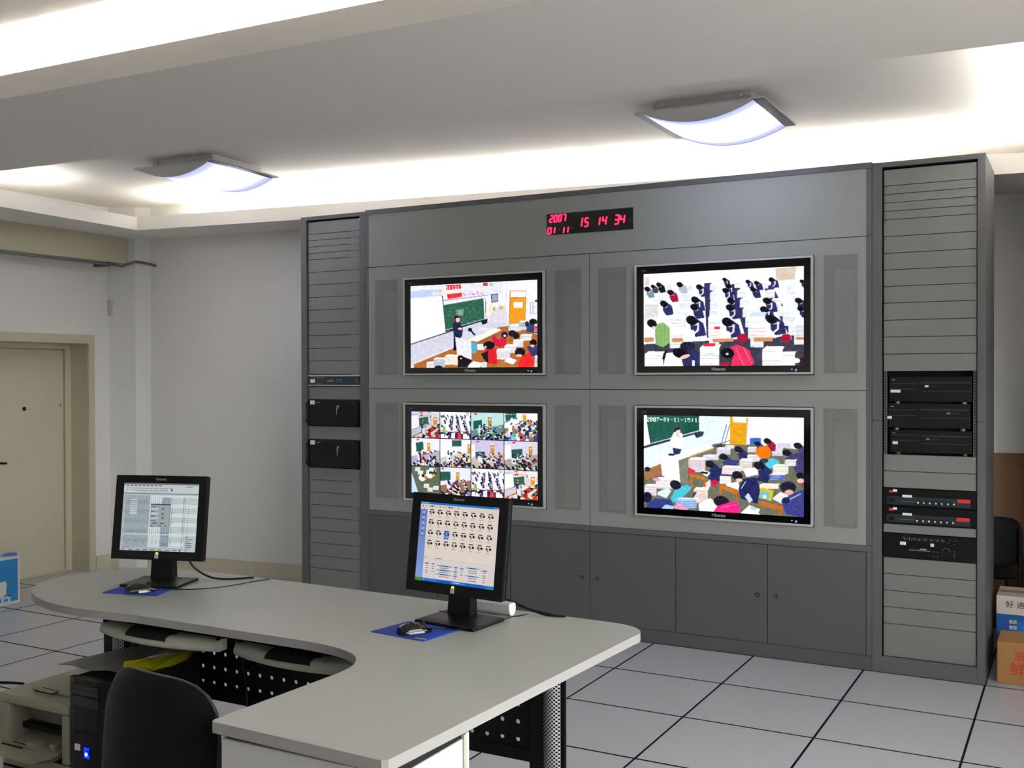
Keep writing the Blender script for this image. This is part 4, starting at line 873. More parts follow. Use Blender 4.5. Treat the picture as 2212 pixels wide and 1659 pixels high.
# video recorders with keys
def recorder(z0, z1, label, twist):
    H_ = z1 - z0; u = thing('video_recorder', label, 'recorder', (LCX, 0, z0))
    MB().bev(La - .004, Lb + .001, .008, .35, .001, H_ - .001, .003).build('case', 'black_metal', u)
    MB().bev(La + .03, Lb - .002, -.014, .008, .004, H_ - .004, .003).build('front_door', 'black_plastic', u)
    for q in (La - .004, Lb - .024):
        MB().box(q, q + .028, .002, .008, .004, H_ - .004).build('mounting_ear', 'black_metal', u)
    MB().tube([(La + .01, .004, .02), (La + .01, -.03, .026), (La + .01, -.03, H_ - .026), (La + .01, .004, H_ - .02)], .005, 8).build('handle', 'black_metal', u)
    f = -.014
    on(u, 'sticker', 'white_label', xl(142), xl(216), H_ * .82, H_ * .97, f, .001); on(u, 'printed_mark', 'faint_print', xl(232), xl(300), H_ * .885, H_ * .92, f, .0008); on(u, 'printed_mark', 'faint_print', xl(812), xl(830), H_ * .89, H_ * .93, f, .0008)
    kx, kz = xl(612), H_ * .76
    MB().cyl((kx, f, kz), .009, -.012, 'y', 14).build('lock_barrel', 'chrome', u)
    k = MB().box(kx - .0015, kx + .0015, f - .022, f - .012, kz - .006, kz + .006)
    k.tube([(kx + .008 * math.cos(t), f - .020, kz - .006 + .008 * math.sin(t)) for t in [i * math.pi / 6 for i in range(13)]], .0014, 6)
    k.prism([(kx - .012 + twist, kz - .012), (kx + .002 + twist, kz - .012), (kx + .001 + twist, kz - .026), (kx - .004 + twist, kz - .028), (kx - .004 + twist, kz - .058), (kx - .009 + twist, kz - .058), (kx - .009 + twist, kz - .026)], f - .022, f - .020, 'y')
    k.build('key', 'brass', u); return u
recorder(1.2405, 1.4265, 'black rack video recorder with one hanging key, upper of the two', 0.0)
recorder(.9465, 1.1445, 'black rack video recorder with a bunch of keys, lower of the two', .004)

# three decks standing in the open bay of the other rack
xr = lambda px: -.502 + (px - 60) / 1550. * .46 - RCX
for z0, H_, lab, stk, dx, logo, lm in ((1.452, .132, 'black tape deck topmost in the open rack bay', (180, 350), 0, (760, 940), 'white_label'),
                                     (1.3125, .128, 'black tape deck in the middle of the open rack bay', (142, 222), -.006, (1140, 1340), 'faint_print'),
                                     (1.1815, .117, 'black tape deck lowest in the open rack bay, with a yellow mark', (205, 295), .003, (770, 1000), 'lcd_olive')):
    u = thing('tape_deck', lab, 'tape deck', (RCX + dx, 0, z0 - .012), 0, 'decks in the open rack bay')
    MB().bev(Ra + .026, Rb - .026, .034, .099, .012, .012 + H_, .002).build('case', 'black_plastic', u)
    MB().box(xr(700), xr(1500), .0325, .034, .012 + H_ * .72, .012 + H_ * .80).build('cassette_window', 'unit_slate', u); MB().box(xr(700), xr(1500), .033, .034, .012 + H_ * .40, .012 + H_ * .44).build('trim_line', 'unit_slate', u)
    for a in (.03, .06): MB().box(xr(180), xr(640), .033, .034, .012 + H_ * .25 + a, .012 + H_ * .25 + a + .006).build('button_row', 'unit_slate', u)
    on(u, 'sticker', 'white_label', xr(stk[0]), xr(stk[1]), .012 + H_ * .36, .012 + H_ * .36 + .015, .034, .001)
    on(u, 'brand_mark', lm, xr(logo[0]), xr(logo[0] + 60), .012 + H_ * .58, .012 + H_ * .66, .034, .001); on(u, 'brand_mark', 'unit_slate', xr(logo[0] + 75), xr(logo[1]), .012 + H_ * .59, .012 + H_ * .64, .034, .001)
    on(u, 'brand_mark', 'brass', xr(205), xr(255), .012 + H_ * .86, .012 + H_ * .90, .034, .0008)
    for q in (xr(300), xr(1410)): MB().cyl((q, .045, 0), .014, .012, 'z', 16, .016).build('foot', 'brass', u)
MB().box(Ra, Rb, .034, .099, 1.1655, 1.1695).build('shelf', 'black_metal', RR)
for z in (1.4395, 1.3000): MB().box(Ra + .018, Rb - .018, .05, .099, z - .0035, z).build('shelf', 'black_metal', RR)

# two amplifiers and a mixer
xa = lambda px: -.502 + (px - 65) / 1780. * .46 - RCX
def amp(z0, z1, label, sh):
    H_ = z1 - z0; u = thing('amplifier', label, 'amplifier', (RCX, 0, z0))
    MB().bev(Ra - .002, Rb + .001, .006, .3, .001, H_ - .001, .002).build('case', 'black_metal', u)
    MB().bev(xa(150), xa(1745), .000, .006, H_ * .10, H_ * .56, .001).build('control_strip', 'unit_slate', u)
    for k in range(7):
        q = xa(762 + k * 113 - sh); kn = MB().cyl((q, 0, H_ * .27), .0095, -.012, 'y', 16, .0075).build('knob', 'black_plastic', u)
        MB().cyl((q, -.012, H_ * .27), .0055, -.0015, 'y', 12).build('knob_cap', 'silver', kn)
    on(u, 'label_plate', 'red_label', xa(1500 - sh), xa(1735 - sh), H_ * .36, H_ * .56, 0, .001)
    on(u, 'sticker', 'red_label', xa(190), xa(272), H_ * .74, H_ * .88, .006, .001); on(u, 'sticker', 'white_label', xa(268), xa(348), H_ * .80, H_ * .94, .006, .0015)
    on(u, 'sticker', 'white_label', xa(455), xa(640), H_ * .52, H_ * .66, -.0005, .001); on(u, 'button_row', 'faint_print', xa(415), xa(690), H_ * .28, H_ * .31, 0, .0008); on(u, 'button', 'black_plastic', xa(200), xa(300), H_ * .22, H_ * .42, 0, .004)
    return u
amp(.896, .9905, 'black amplifier with seven pale knobs, directly over its twin', 0); amp(.8005, .8945, 'black amplifier with seven pale knobs, directly under its twin', 15)
H_ = .129; u = thing('audio_mixer', 'black rack mixer with eight small dials and one big dial', 'mixer', (RCX, 0, .6205))
MB().bev(Ra - .002, Rb + .001, .006, .3, .001, H_ - .001, .002).build('case', 'black_metal', u)
def ring(cx_, cz_, r_, a0=0.0, a1=2 * math.pi, w=.001): return MB().tube([(cx_ + r_ * math.cos(t), .0055, cz_ + r_ * math.sin(t)) for t in [a0 + (a1 - a0) * i / 16 for i in range(17)]], w, 5)
for k in range(8):
    q = xa(482 + k * 105); kn = MB().cyl((q, .006, H_ * .80), .007, -.012, 'y', 14, .006).build('dial', 'black_plastic', u)
    ring(q, H_ * .80, .0105, -.6, 3.8).build('dial_scale', 'faint_print', kn)
    MB().box(q - .001 + .003 * math.cos(k), q + .001 + .003 * math.cos(k), -.0068, -.006, H_ * .80 - .001, H_ * .80 + .005).build('pointer', 'white_label', kn)
q = xa(1285); kn = MB().cyl((q, .006, H_ * .36), .0165, -.016, 'y', 22, .015).build('main_dial', 'black_plastic', u); ring(q, H_ * .36, .021, .2, 4.4, .0016).build('dial_scale', 'faint_print', kn)
on(u, 'sticker', 'white_label', xa(405), xa(522), H_ * .55, H_ * .68, .006, .001); on(u, 'sticker', 'white_label', xa(990), xa(1058), H_ * .55, H_ * .68, .006, .001)
on(u, 'printed_line', 'faint_print', xa(580), xa(990), H_ * .345, H_ * .385, .006, .0008); on(u, 'printed_line', 'logo_silver', xa(790), xa(915), H_ * .40, H_ * .44, .006, .0008)
for a, b in ((1325, .74), (1430, .70), (1440, .42), (1440, .34), (1440, .26), (1440, .18), (1055, .35), (1130, .35), (1055, .17), (1130, .17), (1460, .86), (1360, .86)): on(u, 'indicator', 'faint_print', xa(a - 14), xa(a + 14), H_ * b - .0015, H_ * b + .0015, .006, .001)

# ================================================================== the desk
def smooth(pts, n=4):
    """closed Catmull-Rom through the outline points; points given with a third value 1 stay sharp"""
    out = []; N = len(pts)
    for i in range(N):
        p0, p1, p2, p3 = [Vector(pts[(i + k) % N][:2]) for k in (-1, 0, 1, 2)]
        s1, s2 = len(pts[i]) > 2, len(pts[(i + 1) % N]) > 2
        if s1 and s2: out.append(tuple(p1)); continue
        m1 = (p2 - p0) * .5 if not s1 else (p2 - p1) * .5; m2 = (p3 - p1) * .5 if not s2 else (p2 - p1) * .5
        for k in range(n):
            t = k / n; h1, h2, h3, h4 = 2*t**3 - 3*t*t + 1, t**3 - 2*t*t + t, -2*t**3 + 3*t*t, t**3 - t*t
            out.append(tuple(p1*h1 + m1*h2 + p2*h3 + m2*h4))
    return out
OUT = [(-.922, -3.978, 1), (-.910, -3.968, 1), (-.842, -2.70, 1), (-.838, -2.655), (-.86, -2.605), (-.91, -2.568), (-.98, -2.552, 1), (-2.35, -2.515, 1), (-2.74, -2.512), (-3.0, -2.53), (-3.15, -2.563), (-3.25, -2.61), (-3.32, -2.69), (-3.352, -2.79),
       (-3.362, -2.89), (-3.345, -2.975), (-3.305, -3.05), (-3.24, -3.12), (-3.16, -3.175), (-3.06, -3.222), (-2.94, -3.255), (-2.80, -3.268), (-2.66, -3.258), (-2.5, -3.244, 1), (-1.76, -3.244, 1), (-1.66, -3.252), (-1.58, -3.27), (-1.51, -3.303), (-1.465, -3.35), (-1.437, -3.41), (-1.428, -3.48, 1), (-1.448, -3.95, 1), (-1.440, -3.962, 1)]
dk = thing('control_desk', 'L shaped grey control desk with rounded end and white pedestal', 'desk', (-1.9, -3.0, 0)); OX, OY = -1.9, -3.0
outl = [(x - OX, y - OY) for x, y in smooth(OUT)]
top = MB(); n_ = len(outl); top._add([(x, y, .75) for x, y in outl], [tuple(range(n_))]); top._add([(x, y, .722) for x, y in outl], [tuple(range(n_ - 1, -1, -1))])
wt = top.build('worktop', 'worktop', dk)
eb = MB(); eb._add([(x, y, .722) for x, y in outl] + [(x, y, .75) for x, y in outl], [(i, (i + 1) % n_, n_ + (i + 1) % n_, n_ + i) for i in range(n_)])
eb.build('edge_band', 'edge_band', wt)
# modesty panel with rows of round holes
mp = MB(); PX0, PZ0, G = -2.89, .284, .0612
cols, rows = 29, 7
YP = -2.7 - OY
for i in range(cols):
    for k in range(rows):
        cx_, cz_ = PX0 + (i + .5) * G - OX, .347 + k * G * .983
        a, r_ = G / 2, .0085; hz = G * .983 / 2
        sq = [(-a, -hz), (0, -hz), (a, -hz), (a, 0), (a, hz), (0, hz), (-a, hz), (-a, 0)]; oc = [(r_ * math.cos(t), r_ * math.sin(t)) for t in [-3*math.pi/4 + j * math.pi / 4 for j in range(8)]]
        vs = [(cx_ + p_[0], YP, cz_ + p_[1]) for p_ in sq] + [(cx_ + p_[0], YP, cz_ + p_[1]) for p_ in oc]
        mp._add(vs, [(j, (j + 1) % 8, 8 + (j + 1) % 8, 8 + j) for j in range(8)])
        mp._add([(cx_ + p_[0], YP, cz_ + p_[1]) for p_ in oc] + [(cx_ + p_[0], YP + .003, cz_ + p_[1]) for p_ in oc], [(j, (j + 1) % 8, 8 + (j + 1) % 8, 8 + j) for j in range(8)])
mp.box(PX0 - OX, PX0 + cols * G - OX, YP - .006, YP + .004, .278, .318); mp.build('modesty_panel', 'black_metal', dk)
# legs
def leg(x0, x1, y0, y1, face):
    g = MB().bev(x0 - OX, x0 + .055 - OX, y0 - OY, y1 - OY, .0, .722, .004).build('leg', 'black_metal', dk)
    N = 8; xs = [x0 + .055 + (x1 - .017 - x0 - .055) * k / N for k in range(N + 1)]
    cv = MB().grid([[(q - OX, y0 - .018 * math.sin(math.pi * k / N) - OY, z) for k, q in enumerate(xs)] for z in (.03, .722)]).build('cable_cover', MATS['mesh_silver'], g)
    uv_plane(cv, lambda p_: p_.x, lambda p_: p_.z)
    MB().box(x0 + .056 - OX, x1 - .017 - OX, y0 + .03 - OY, y0 + .034 - OY, .0, .722).build('cover_back', 'dark_interior', g)
    MB().bev(x1 - .017 - OX, x1 - OX, y0 - OY, y0 + .012 - OY, .0, .722, .002).build('leg_flange', 'black_metal', g)
    MB().bev(x0 - .01 - OX, x1 + .01 - OX, y0 - .03 - OY, y1 + .03 - OY, 0, .02, .004).build('leg_foot', 'black_metal', g)
leg(-1.222, -1.086, -2.705, -2.62, 1); leg(-3.262, -3.12, -2.755, -2.62, 1)
MB().box(-3.13 - OX, -2.88 - OX, -2.702 - OY, -2.692 - OY, .28, .722).build('end_plate', 'black_metal', dk)
MB().bev(-1.16 - OX, -1.10 - OX, -3.62 - OY, -2.71 - OY, .66, .70, .003).build('support_rail', 'black_metal', dk)
# pedestal under the short wing
pd = MB().bev(-1.428 - OX, -0.90 - OX, -3.945 - OY, -3.668 - OY, .0, .706, .003).build('pedestal', 'white_board', dk)
MB().box(-1.42 - OX, -.905 - OX, -3.935 - OY, -3.66 - OY, .706, .722).build('pedestal_gap', 'dark_interior', pd)
MB().bev(-1.428 - OX, -0.8965 - OX, -3.668 - OY, -3.655 - OY, .0, .715, .001).build('back_edge', 'tray_grey', pd); MB().bev(-1.428 - OX, -0.90 - OX, -3.655 - OY, -3.638 - OY, .0, .715, .002).build('back_board', 'white_board', pd)
# keyboard trays
def tray(x0, x1, yf):
    W = x1 - x0; cx_ = (x0 + x1) / 2
    t = MB().box(x0 + .006 - OX, x1 - .006 - OX, yf + .02 - OY, -2.78 - OY, .652, .662).box(x0 + .002 - OX, x0 + .012 - OX, yf + .01 - OY, -2.78 - OY, .652, .70).box(x1 - .012 - OX, x1 - .002 - OX, yf + .01 - OY, -2.78 - OY, .652, .70).box(x0 - .006 - OX, x0 + .002 - OX, -3.10 - OY, -2.78 - OY, .672, .7215).box(x1 - .002 - OX, x1 + .006 - OX, -3.10 - OY, -2.78 - OY, .672, .7215).build('keyboard_tray', 'black_metal', dk)
    N = 24; rows_ = []
    prof = [(.050, .676), (.020, .679), (.004, .672), (-.004, .656), (-.002, .642), (.012, .636), (.05, .638)]
    for k in range(N + 1):
        u_ = -1 + 2 * k / N; bow = -.055 * (1 - u_ * u_)
        rows_.append([(cx_ + u_ * W / 2 - OX, yf + bow * (1 if dy < .03 else .3) + dy - OY, z) for dy, z in prof])
    fr_ = MB().grid(rows_)
    fr_._add([p_ for p_ in rows_[0]], [tuple(range(len(prof)))]); fr_._add([p_ for p_ in rows_[-1]], [tuple(range(len(prof) - 1, -1, -1))])
    fr_.build('tray_front', 'tray_grey', t)
    rows2 = []
    for k in range(N + 1):
        u_ = -.34 + .68 * k / N; bow = -.055 * (1 - u_ * u_); e = math.sqrt(max(0, 1 - (u_ / .34) ** 4)); hgt = .012 * min(1, e * 1.4)
        rows2.append([(cx_ + u_ * W / 2 - OX, yf + bow + dy - OY, z + .001 + hgt * w) for dy, z, w in ((.060, .676, .6), (.035, .680, 1), (.015, .680, 1), (-.003, .672, .7), (-.006, .660, .3))])
    MB().grid(rows2).build('wrist_rest', 'rubber_black', t)
    return t
tray(-2.79, -2.205, -3.165); tray(-2.125, -1.565, -3.165)
# ================================================================== things on the desk
MON_W, MON_H = .41, .345
def monitor(label, loc, yaw, cx, cy, cz, tilt, canvas, strength):
    """loc: foot centre on the desk; (cx,cy,cz): centre of the panel front in the room"""
    m = thing('computer_monitor', label, 'monitor', loc, yaw); R_ = Matrix.Rotation(-yaw, 3, 'Z'); c = R_ @ (Vector((cx, cy, cz)) - Vector(loc))
    T_ = Matrix.Translation(c) @ Matrix.Rotation(-tilt, 4, 'X')
    def put(mb): mb.v = [tuple(T_ @ Vector(p_)) for p_ in mb.v]; return mb
    w, h = MON_W / 2, MON_H / 2; sx0, sx1, sz0, sz1 = -w + .034, w - .034, -h + .036, h - .032
    put(MB().plate(-w, w, -h, h, 0, .012, [(sx0, sx1, sz0, sz1)])).build('bezel', 'black_plastic', m)
    put(MB().bev(-w + .001, w - .001, .0125, .034, -h + .001, h - .001, .006).bev(-.13, .13, .034, .062, -.10, .09, .01)).build('back_shell', 'black_plastic', m)
    s = canvas.obj('screen', picture_mat('monitor_picture', strength), m, (sx0, .006, sz0), (1, 0, 0), (0, 0, 1), sx1 - sx0, sz1 - sz0); s.matrix_local = T_
    t_ = text('brand_name', 'lenovo', .017, 'logo_silver', m, None, None); t_.matrix_local = T_ @ Matrix.Translation((0, -.0006, h - .015)) @ Matrix.Rotation(math.pi / 2, 4, 'X')
    put(MB().bev(-.008, .008, -.0015, .001, -h + .006, -h + .024, .001)).build('power_button', 'silver', m)
    put(MB().box(-.003, .008, -.0022, -.001, -h + .0245, -h + .031)).build('power_light', emit('led_lime', (190, 235, 40), .8), m)
    # stand
    MB().bev(-.124, .124, -.10, .088, 0, .013, .005).build('foot_plate', 'black_plastic', m)
    px, py = c.x, c.y + .03
    MB().grid([[(px - .048, py - .016, .012), (px + .048, py - .016, .012), (px + .048, py + .03, .012), (px - .048, py + .03, .012)],
               [(px - .046, py - .010, .08), (px + .046, py - .010, .08), (px + .046, py + .03, .08), (px - .046, py + .03, .08)],
               [(px - .05, py + .014, .20), (px + .05, py + .014, .20), (px + .05, py + .04, .20), (px - .05, py + .04, .20)]], False, True).build('stand_neck', 'black_plastic', m)
    MB().cyl((px - .05, py + .02, .16), .016, .1, 'x', 16).build('tilt_hinge', 'black_metal', m)
    for q in (px - .09, px + .05): MB().box(q, q + .04, py - .012, py - .009, .0132, .0142).build('foot_groove', 'dark_interior', m)
    return m

def sheet_picture():
    c = Canvas(250, 226, (214, 228, 230)); c.map = lambda x, y: ((x - 285) / (1500 - 285) * 250, (y - 240) / (1335 - 240) * 226)
    for y0, y1, col in ((240, 262, (118, 134, 140)), (262, 300, (214, 222, 224)), (400, 418, (150, 158, 160)), (418, 440, (206, 216, 220))): c.rect(280, y0, 1510, y1, col)
    for k in range(9): c.rect(320 + k * 66, 275, 362 + k * 66, 290, (96, 104, 112))
    for row, nn in ((318, 26), (352, 24)):
        for k in range(nn): c.rect(330 + k * 28, row, 344 + k * 28, row + 14, rnd.choice([(92, 100, 108), (130, 150, 130), (150, 140, 120), (90, 110, 150)]))
    c.rect(1050, 322, 1066, 372, (70, 80, 110)); c.rect(1270, 290, 1390, 300, (120, 130, 136)); c.rect(340, 372, 480, 384, (248, 252, 252)); c.rect(560, 372, 1030, 388, (196, 210, 216))
    c.rect(300, 440, 1480, 1275, (236, 244, 244)); c.rect(300, 440, 720, 1275, (182, 194, 200)); c.rect(285, 440, 325, 1275, (196, 206, 210))
    for k in range(54):
        y = 462 + k * 15
        c.rect(300, y, 720, y + 2, (150, 164, 174)); c.rect(940, y, 1480, y + 3, (150, 160, 166))
        for x in range(340, 700, 26):
            if rnd.random() < .55: c.rect(x, y + 4, x + 9 + rnd.random() * 9, y + 11, (140, 156, 176))
        for x in (735, 775, 800, 840, 870, 905, 935, 965, 1000, 1040, 1075): c.rect(x, y + 4, x + 10, y + 11, (86, 96, 112) if rnd.random() < .8 else (180, 190, 200))
        c.rect(1258, y, 1270, y + 8, (110, 120, 140))
    c.rect(915, 480, 1060, 1270, (176, 190, 206))
    for k in range(54):
        for x in (930, 955, 980, 1010, 1035): c.rect(x, 465 + k * 15, x + 14, 472 + k * 15, (104, 116, 140))
    for k in range(9): c.rect(400, 500 + k * 27 + (20 if k else 0), 520, 514 + k * 27 + (20 if k else 0), (226, 238, 240))
    c.rect(330, 1062, 1290, 1080, (240, 248, 248)); c.line(1345, 470, 1340, 1275, 4, (150, 160, 170)); c.line(1290, 470, 1286, 1275, 4, (140, 150, 160))
    c.rect(735, 575, 1060, 950, (176, 184, 190)); c.rect(735, 575, 1060, 595, (84, 92, 118)); c.rect(1050, 595, 1060, 950, (130, 138, 146))
    for k in range(3): c.rect(745, 620 + k * 75, 810, 632 + k * 75, (90, 96, 106)); c.rect(750, 645 + k * 75, 865, 664 + k * 75, (240, 246, 246)); c.rect(915, 638 + k * 75, 955, 650 + k * 75, (90, 96, 106)); c.rect(915, 660 + k * 75, 955, 672 + k * 75, (90, 96, 106))
    for x, y, w in ((745, 845, 80), (780, 880, 70), (900, 880, 70), (750, 925, 40), (890, 925, 40), (980, 925, 30)): c.rect(x, y, x + w, y + 12, (86, 92, 100))
    c.rect(1300, 1080, 1500, 1340, (206, 222, 224))
    for k, w in enumerate((50, 115, 70, 100, 95, 110, 80, 40)): c.rect(1320, 1100 + k * 30, 1320 + w, 1112 + k * 30, (70, 80, 96) if k == 1 else (110, 122, 134))
    c.rect(285, 1275, 1300, 1300, (190, 200, 206)); c.rect(285, 1300, 1300, 1335, (206, 216, 220))
    for k in range(8): c.rect(300 + k * 118, 1310, 370 + k * 118, 1326, (110, 120, 132))
    c.rect(330, 1280, 430, 1292, (150, 110, 130)); c.rect(1235, 1308, 1256, 1330, (30, 34, 50))
    return c

def icons_picture():
    c = Canvas(250, 226, (254, 238, 226)); c.map = lambda x, y: (x / 1000 * 250, y / 900 * 226)
    c.rect(0, 0, 1000, 24, (30, 132, 230)); c.rect(10, 5, 110, 17, (150, 200, 250)); c.rect(930, 4, 952, 20, (110, 180, 250)); c.rect(955, 4, 975, 20, (110, 180, 250)); c.rect(978, 4, 997, 20, (226, 80, 50))
    c.rect(0, 24, 1000, 66, (250, 234, 220))
    for x, w, col in ((25, 10, (110, 80, 80)), (70, 8, (110, 90, 90)), (115, 14, (120, 100, 100)), (138, 24, (60, 60, 60)), (172, 14, (60, 170, 50)), (216, 8, (150, 170, 140)), (246, 14, (110, 170, 120)), (292, 8, (160, 110, 90)), (320, 14, (226, 60, 40)), (362, 22, (60, 60, 100)), (398, 14, (90, 90, 140)), (428, 8, (210, 180, 110)), (480, 14, (150, 140, 140))): c.rect(x, 34, x + w, 52, col)
    c.grad(0, 84, 92, 866, (118, 146, 222), (150, 178, 240)); c.rect(0, 66, 92, 84, (250, 236, 222)); c.ell(46, 72, 8, 6, (60, 50, 50))
    for k in range(5): c.ell(46, 118 + k * 62, 17, 14, (206, 218, 226)); c.rect(38, 110 + k * 62, 50, 122 + k * 62, (110, 180, 150)); c.rect(38, 142 + k * 62, 56, 152 + k * 62, (60, 70, 130))
    for r_ in range(4):
        for q in range(8):
            x, y = 148 + q * 106, 112 + r_ * 118; sel = (r_, q) == (2, 2)
            if sel: c.rect(x - 34, y - 42, x + 38, y + 34, (130, 180, 240)); c.rect(x - 30, y + 40, x + 30, y + 58, (90, 120, 220))
            ink = (34, 66, 140) if sel else (52, 40, 44)
            c.rect(x - 24, y - 34, x + 26, y - 22, (96, 62, 66) if not sel else ink)
            c.poly([(x - 36, y - 6), (x - 16, y - 14), (x + 2, y - 8), (x + 4, y + 6), (x - 8, y + 14), (x - 24, y + 8)], ink); c.poly([(x - 12, y - 8), (x + 2, y - 4), (x, y + 6), (x - 12, y + 4)], (240, 230, 226)); c.ell(x + 24, y + 2, 15, 15, ink); c.poly([(x - 20, y + 10), (x - 4, y + 16), (x + 4, y + 28), (x - 8, y + 26)], ink)
            if not sel: c.rect(x - 22, y + 42, x - 10, y + 50, (180, 150, 170)); c.rect(x - 4, y + 42, x + 18, y + 50, (190, 160, 190))
    c.rect(92, 640, 1000, 644, (222, 196, 176)); c.rect(110, 626, 130, 634, (90, 70, 70)); c.rect(240, 626, 330, 634, (150, 120, 120)); c.rect(92, 656, 1000, 866, (246, 236, 236))
    def block(x, y, w, rows_): 
        c.rect(x, y, x + w, y + 16, (150, 190, 226)); c.rect(x + w*.25, y + 4, x + w*.75, y + 12, (50, 70, 120))
        for k in range(rows_): c.rect(x, y + 24 + k * 26, x + w, y + 44 + k * 26, (254, 250, 246)); c.rect(x + w*.15, y + 30 + k * 26, x + w*.85, y + 38 + k * 26, rnd.choice([(214, 90, 70), (150, 120, 120), (120, 110, 130)]))
    block(110, 690, 60, 4); block(196, 690, 46, 3); block(270, 700, 190, 1); block(270, 748, 190, 1); block(270, 796, 190, 1); block(486, 700, 50, 1); block(486, 748, 50, 1); block(486, 796, 50, 1); block(562, 704, 50, 3); block(640, 690, 160, 2); block(640, 775, 160, 2); block(830, 700, 70, 5)
    c.rect(0, 866, 1000, 900, (32, 116, 226)); c.rect(0, 866, 92, 900, (84, 160, 60)); c.rect(110, 874, 124, 890, (220, 220, 240)); c.rect(150, 874, 290, 890, (60, 140, 240)); c.rect(330, 872, 450, 894, (24, 90, 190)); c.rect(470, 872, 640, 894, (70, 150, 240)); c.rect(490, 878, 570, 886, (220, 230, 250)); c.rect(880, 866, 1000, 900, (50, 160, 236))
    for x in (890, 910, 935, 955): c.rect(x, 876, x + 12, 890, (30, 60, 110))
    return c
monitor('black monitor showing a grey spreadsheet with a dialog box', (-2.870, -2.800, .75), .2974, -2.9032, -2.7755, 1.0151, .1409, sheet_picture(), .25)
monitor('black monitor showing rows of small camera icons', (-1.442, -2.790, .75), -.0843, -1.4778, -2.7630, 1.0078, .1385, icons_picture(), .40)

def quad_pad(label, P, marks):
    cx_, cy_ = sum(p_[0] for p_ in P) / 4, sum(p_[1] for p_ in P) / 4
    o = thing('mouse_pad', label, 'mouse pad', (cx_, cy_, .75)); MB().prism([(x - cx_, y - cy_) for x, y in P], 0, .0028).build('pad', 'pad_blue', o)
    for x, y, w, d_, m_ in marks: MB().box(x - cx_ - w, x - cx_ + w, y - cy_ - d_, y - cy_ + d_, .0028, .0031).build('printed_mark', m_, o)
    return o
mat('pad_print', (60, 100, 170), .7); mat('pad_yellow', (190, 176, 70), .7)
quad_pad('dark blue mouse pad in front of the spreadsheet monitor', [(-2.927, -3.039), (-2.696, -2.984), (-2.745, -2.822), (-2.967, -2.868)], [(-2.93, -2.90, .018, .008, 'pad_yellow')])
quad_pad('bright blue mouse pad in front of the camera icon monitor', [(-1.629, -3.051), (-1.405, -3.075), (-1.381, -2.898), (-1.600, -2.873)], [(-1.55, -2.96, .03, .004, 'pad_print'), (-1.555, -2.985, .04, .003, 'pad_print'), (-1.53, -2.93, .025, .004, 'pad_print'), (-1.43, -3.055, .022, .004, 'pad_yellow')])
def mouse(label, loc, rz, cord):
    o = thing('computer_mouse', label, 'mouse', loc, rz); rows_ = []
    for k in range(11):
        t = k / 10; y = -.056 + .112 * t; hw = .031 * math.sin(math.pi * (.12 + .80 * t)) ** .55; hh = .036 * math.sin(math.pi * (.10 + .86 * (1 - (1 - t) ** 1.0 * .9) * .92)) ** .7 if 0 < t < 1 else .010
        hh = max(.010, .036 * (1 - ((t - .38) / .66) ** 2))
        rows_.append([(hw * math.cos(a), y, .002 + hh * max(0, math.sin(a)) ** .8) for a in [math.pi * j / 10 for j in range(11)]])
    b = MB().grid(rows_); b._add(rows_[0], [tuple(range(11))]); b._add(rows_[-1], [tuple(range(10, -1, -1))]); b._add([q for r_ in rows_ for q in (r_[0], r_[-1])], [(2*i, 2*i+1, 2*i+3, 2*i+2) for i in range(10)])
    b.build('shell', 'black_gloss', o)
    MB().cyl((-.004, .030, .0300), .008, .008, 'x', 14).build('scroll_wheel', 'rubber_black', o)
    for s_ in (-1, 1): MB().tube([(s_ * .0305, -.045, .012), (s_ * .0325, -.01, .014), (s_ * .030, .03, .012)], .0022, 6).build('grip_strip', 'faint_print', o)
    Ri = Matrix.Rotation(-rz, 3, 'Z'); MB().tube([Ri @ (Vector(p_) - Vector(loc)) for p_ in cord], .0021, 6).build('cord', 'black_plastic', o)
    return o
def curve(P, n=6):
    P = [Vector(p_) for p_ in P]; out = []
    for i in range(len(P) - 1):
        p0, p1, p2, p3 = P[max(i-1, 0)], P[i], P[i+1], P[min(i+2, len(P)-1)]
        for k in range(n):
            t = k / n; out.append(.5 * ((2*p1) + (p2-p0)*t + (2*p0-5*p1+4*p2-p3)*t*t + (-p0+3*p1-3*p2+p3)*t**3))
    return out + [P[-1]]
mouse('black optical mouse on the dark blue mouse pad', (-2.80, -2.965, .753), -.55, curve([(-2.765, -2.915, .762), (-2.72, -2.885, .758), (-2.66, -2.85, .756), (-2.60, -2.77, .754), (-2.565, -2.68, .754), (-2.555, -2.61, .754), (-2.53, -2.55, .755), (-2.525, -2.535, .755)]))
mouse('black optical mouse on the bright blue mouse pad', (-1.487, -3.005, .753), -.55, curve([(-1.457, -2.955, .762), (-1.42, -2.925, .758), (-1.38, -2.912, .758), (-1.316, -2.89, .766), (-1.295, -2.80, .768), (-1.295, -2.70, .764), (-1.29, -2.64, .757), (-1.285, -2.60, .755)]))
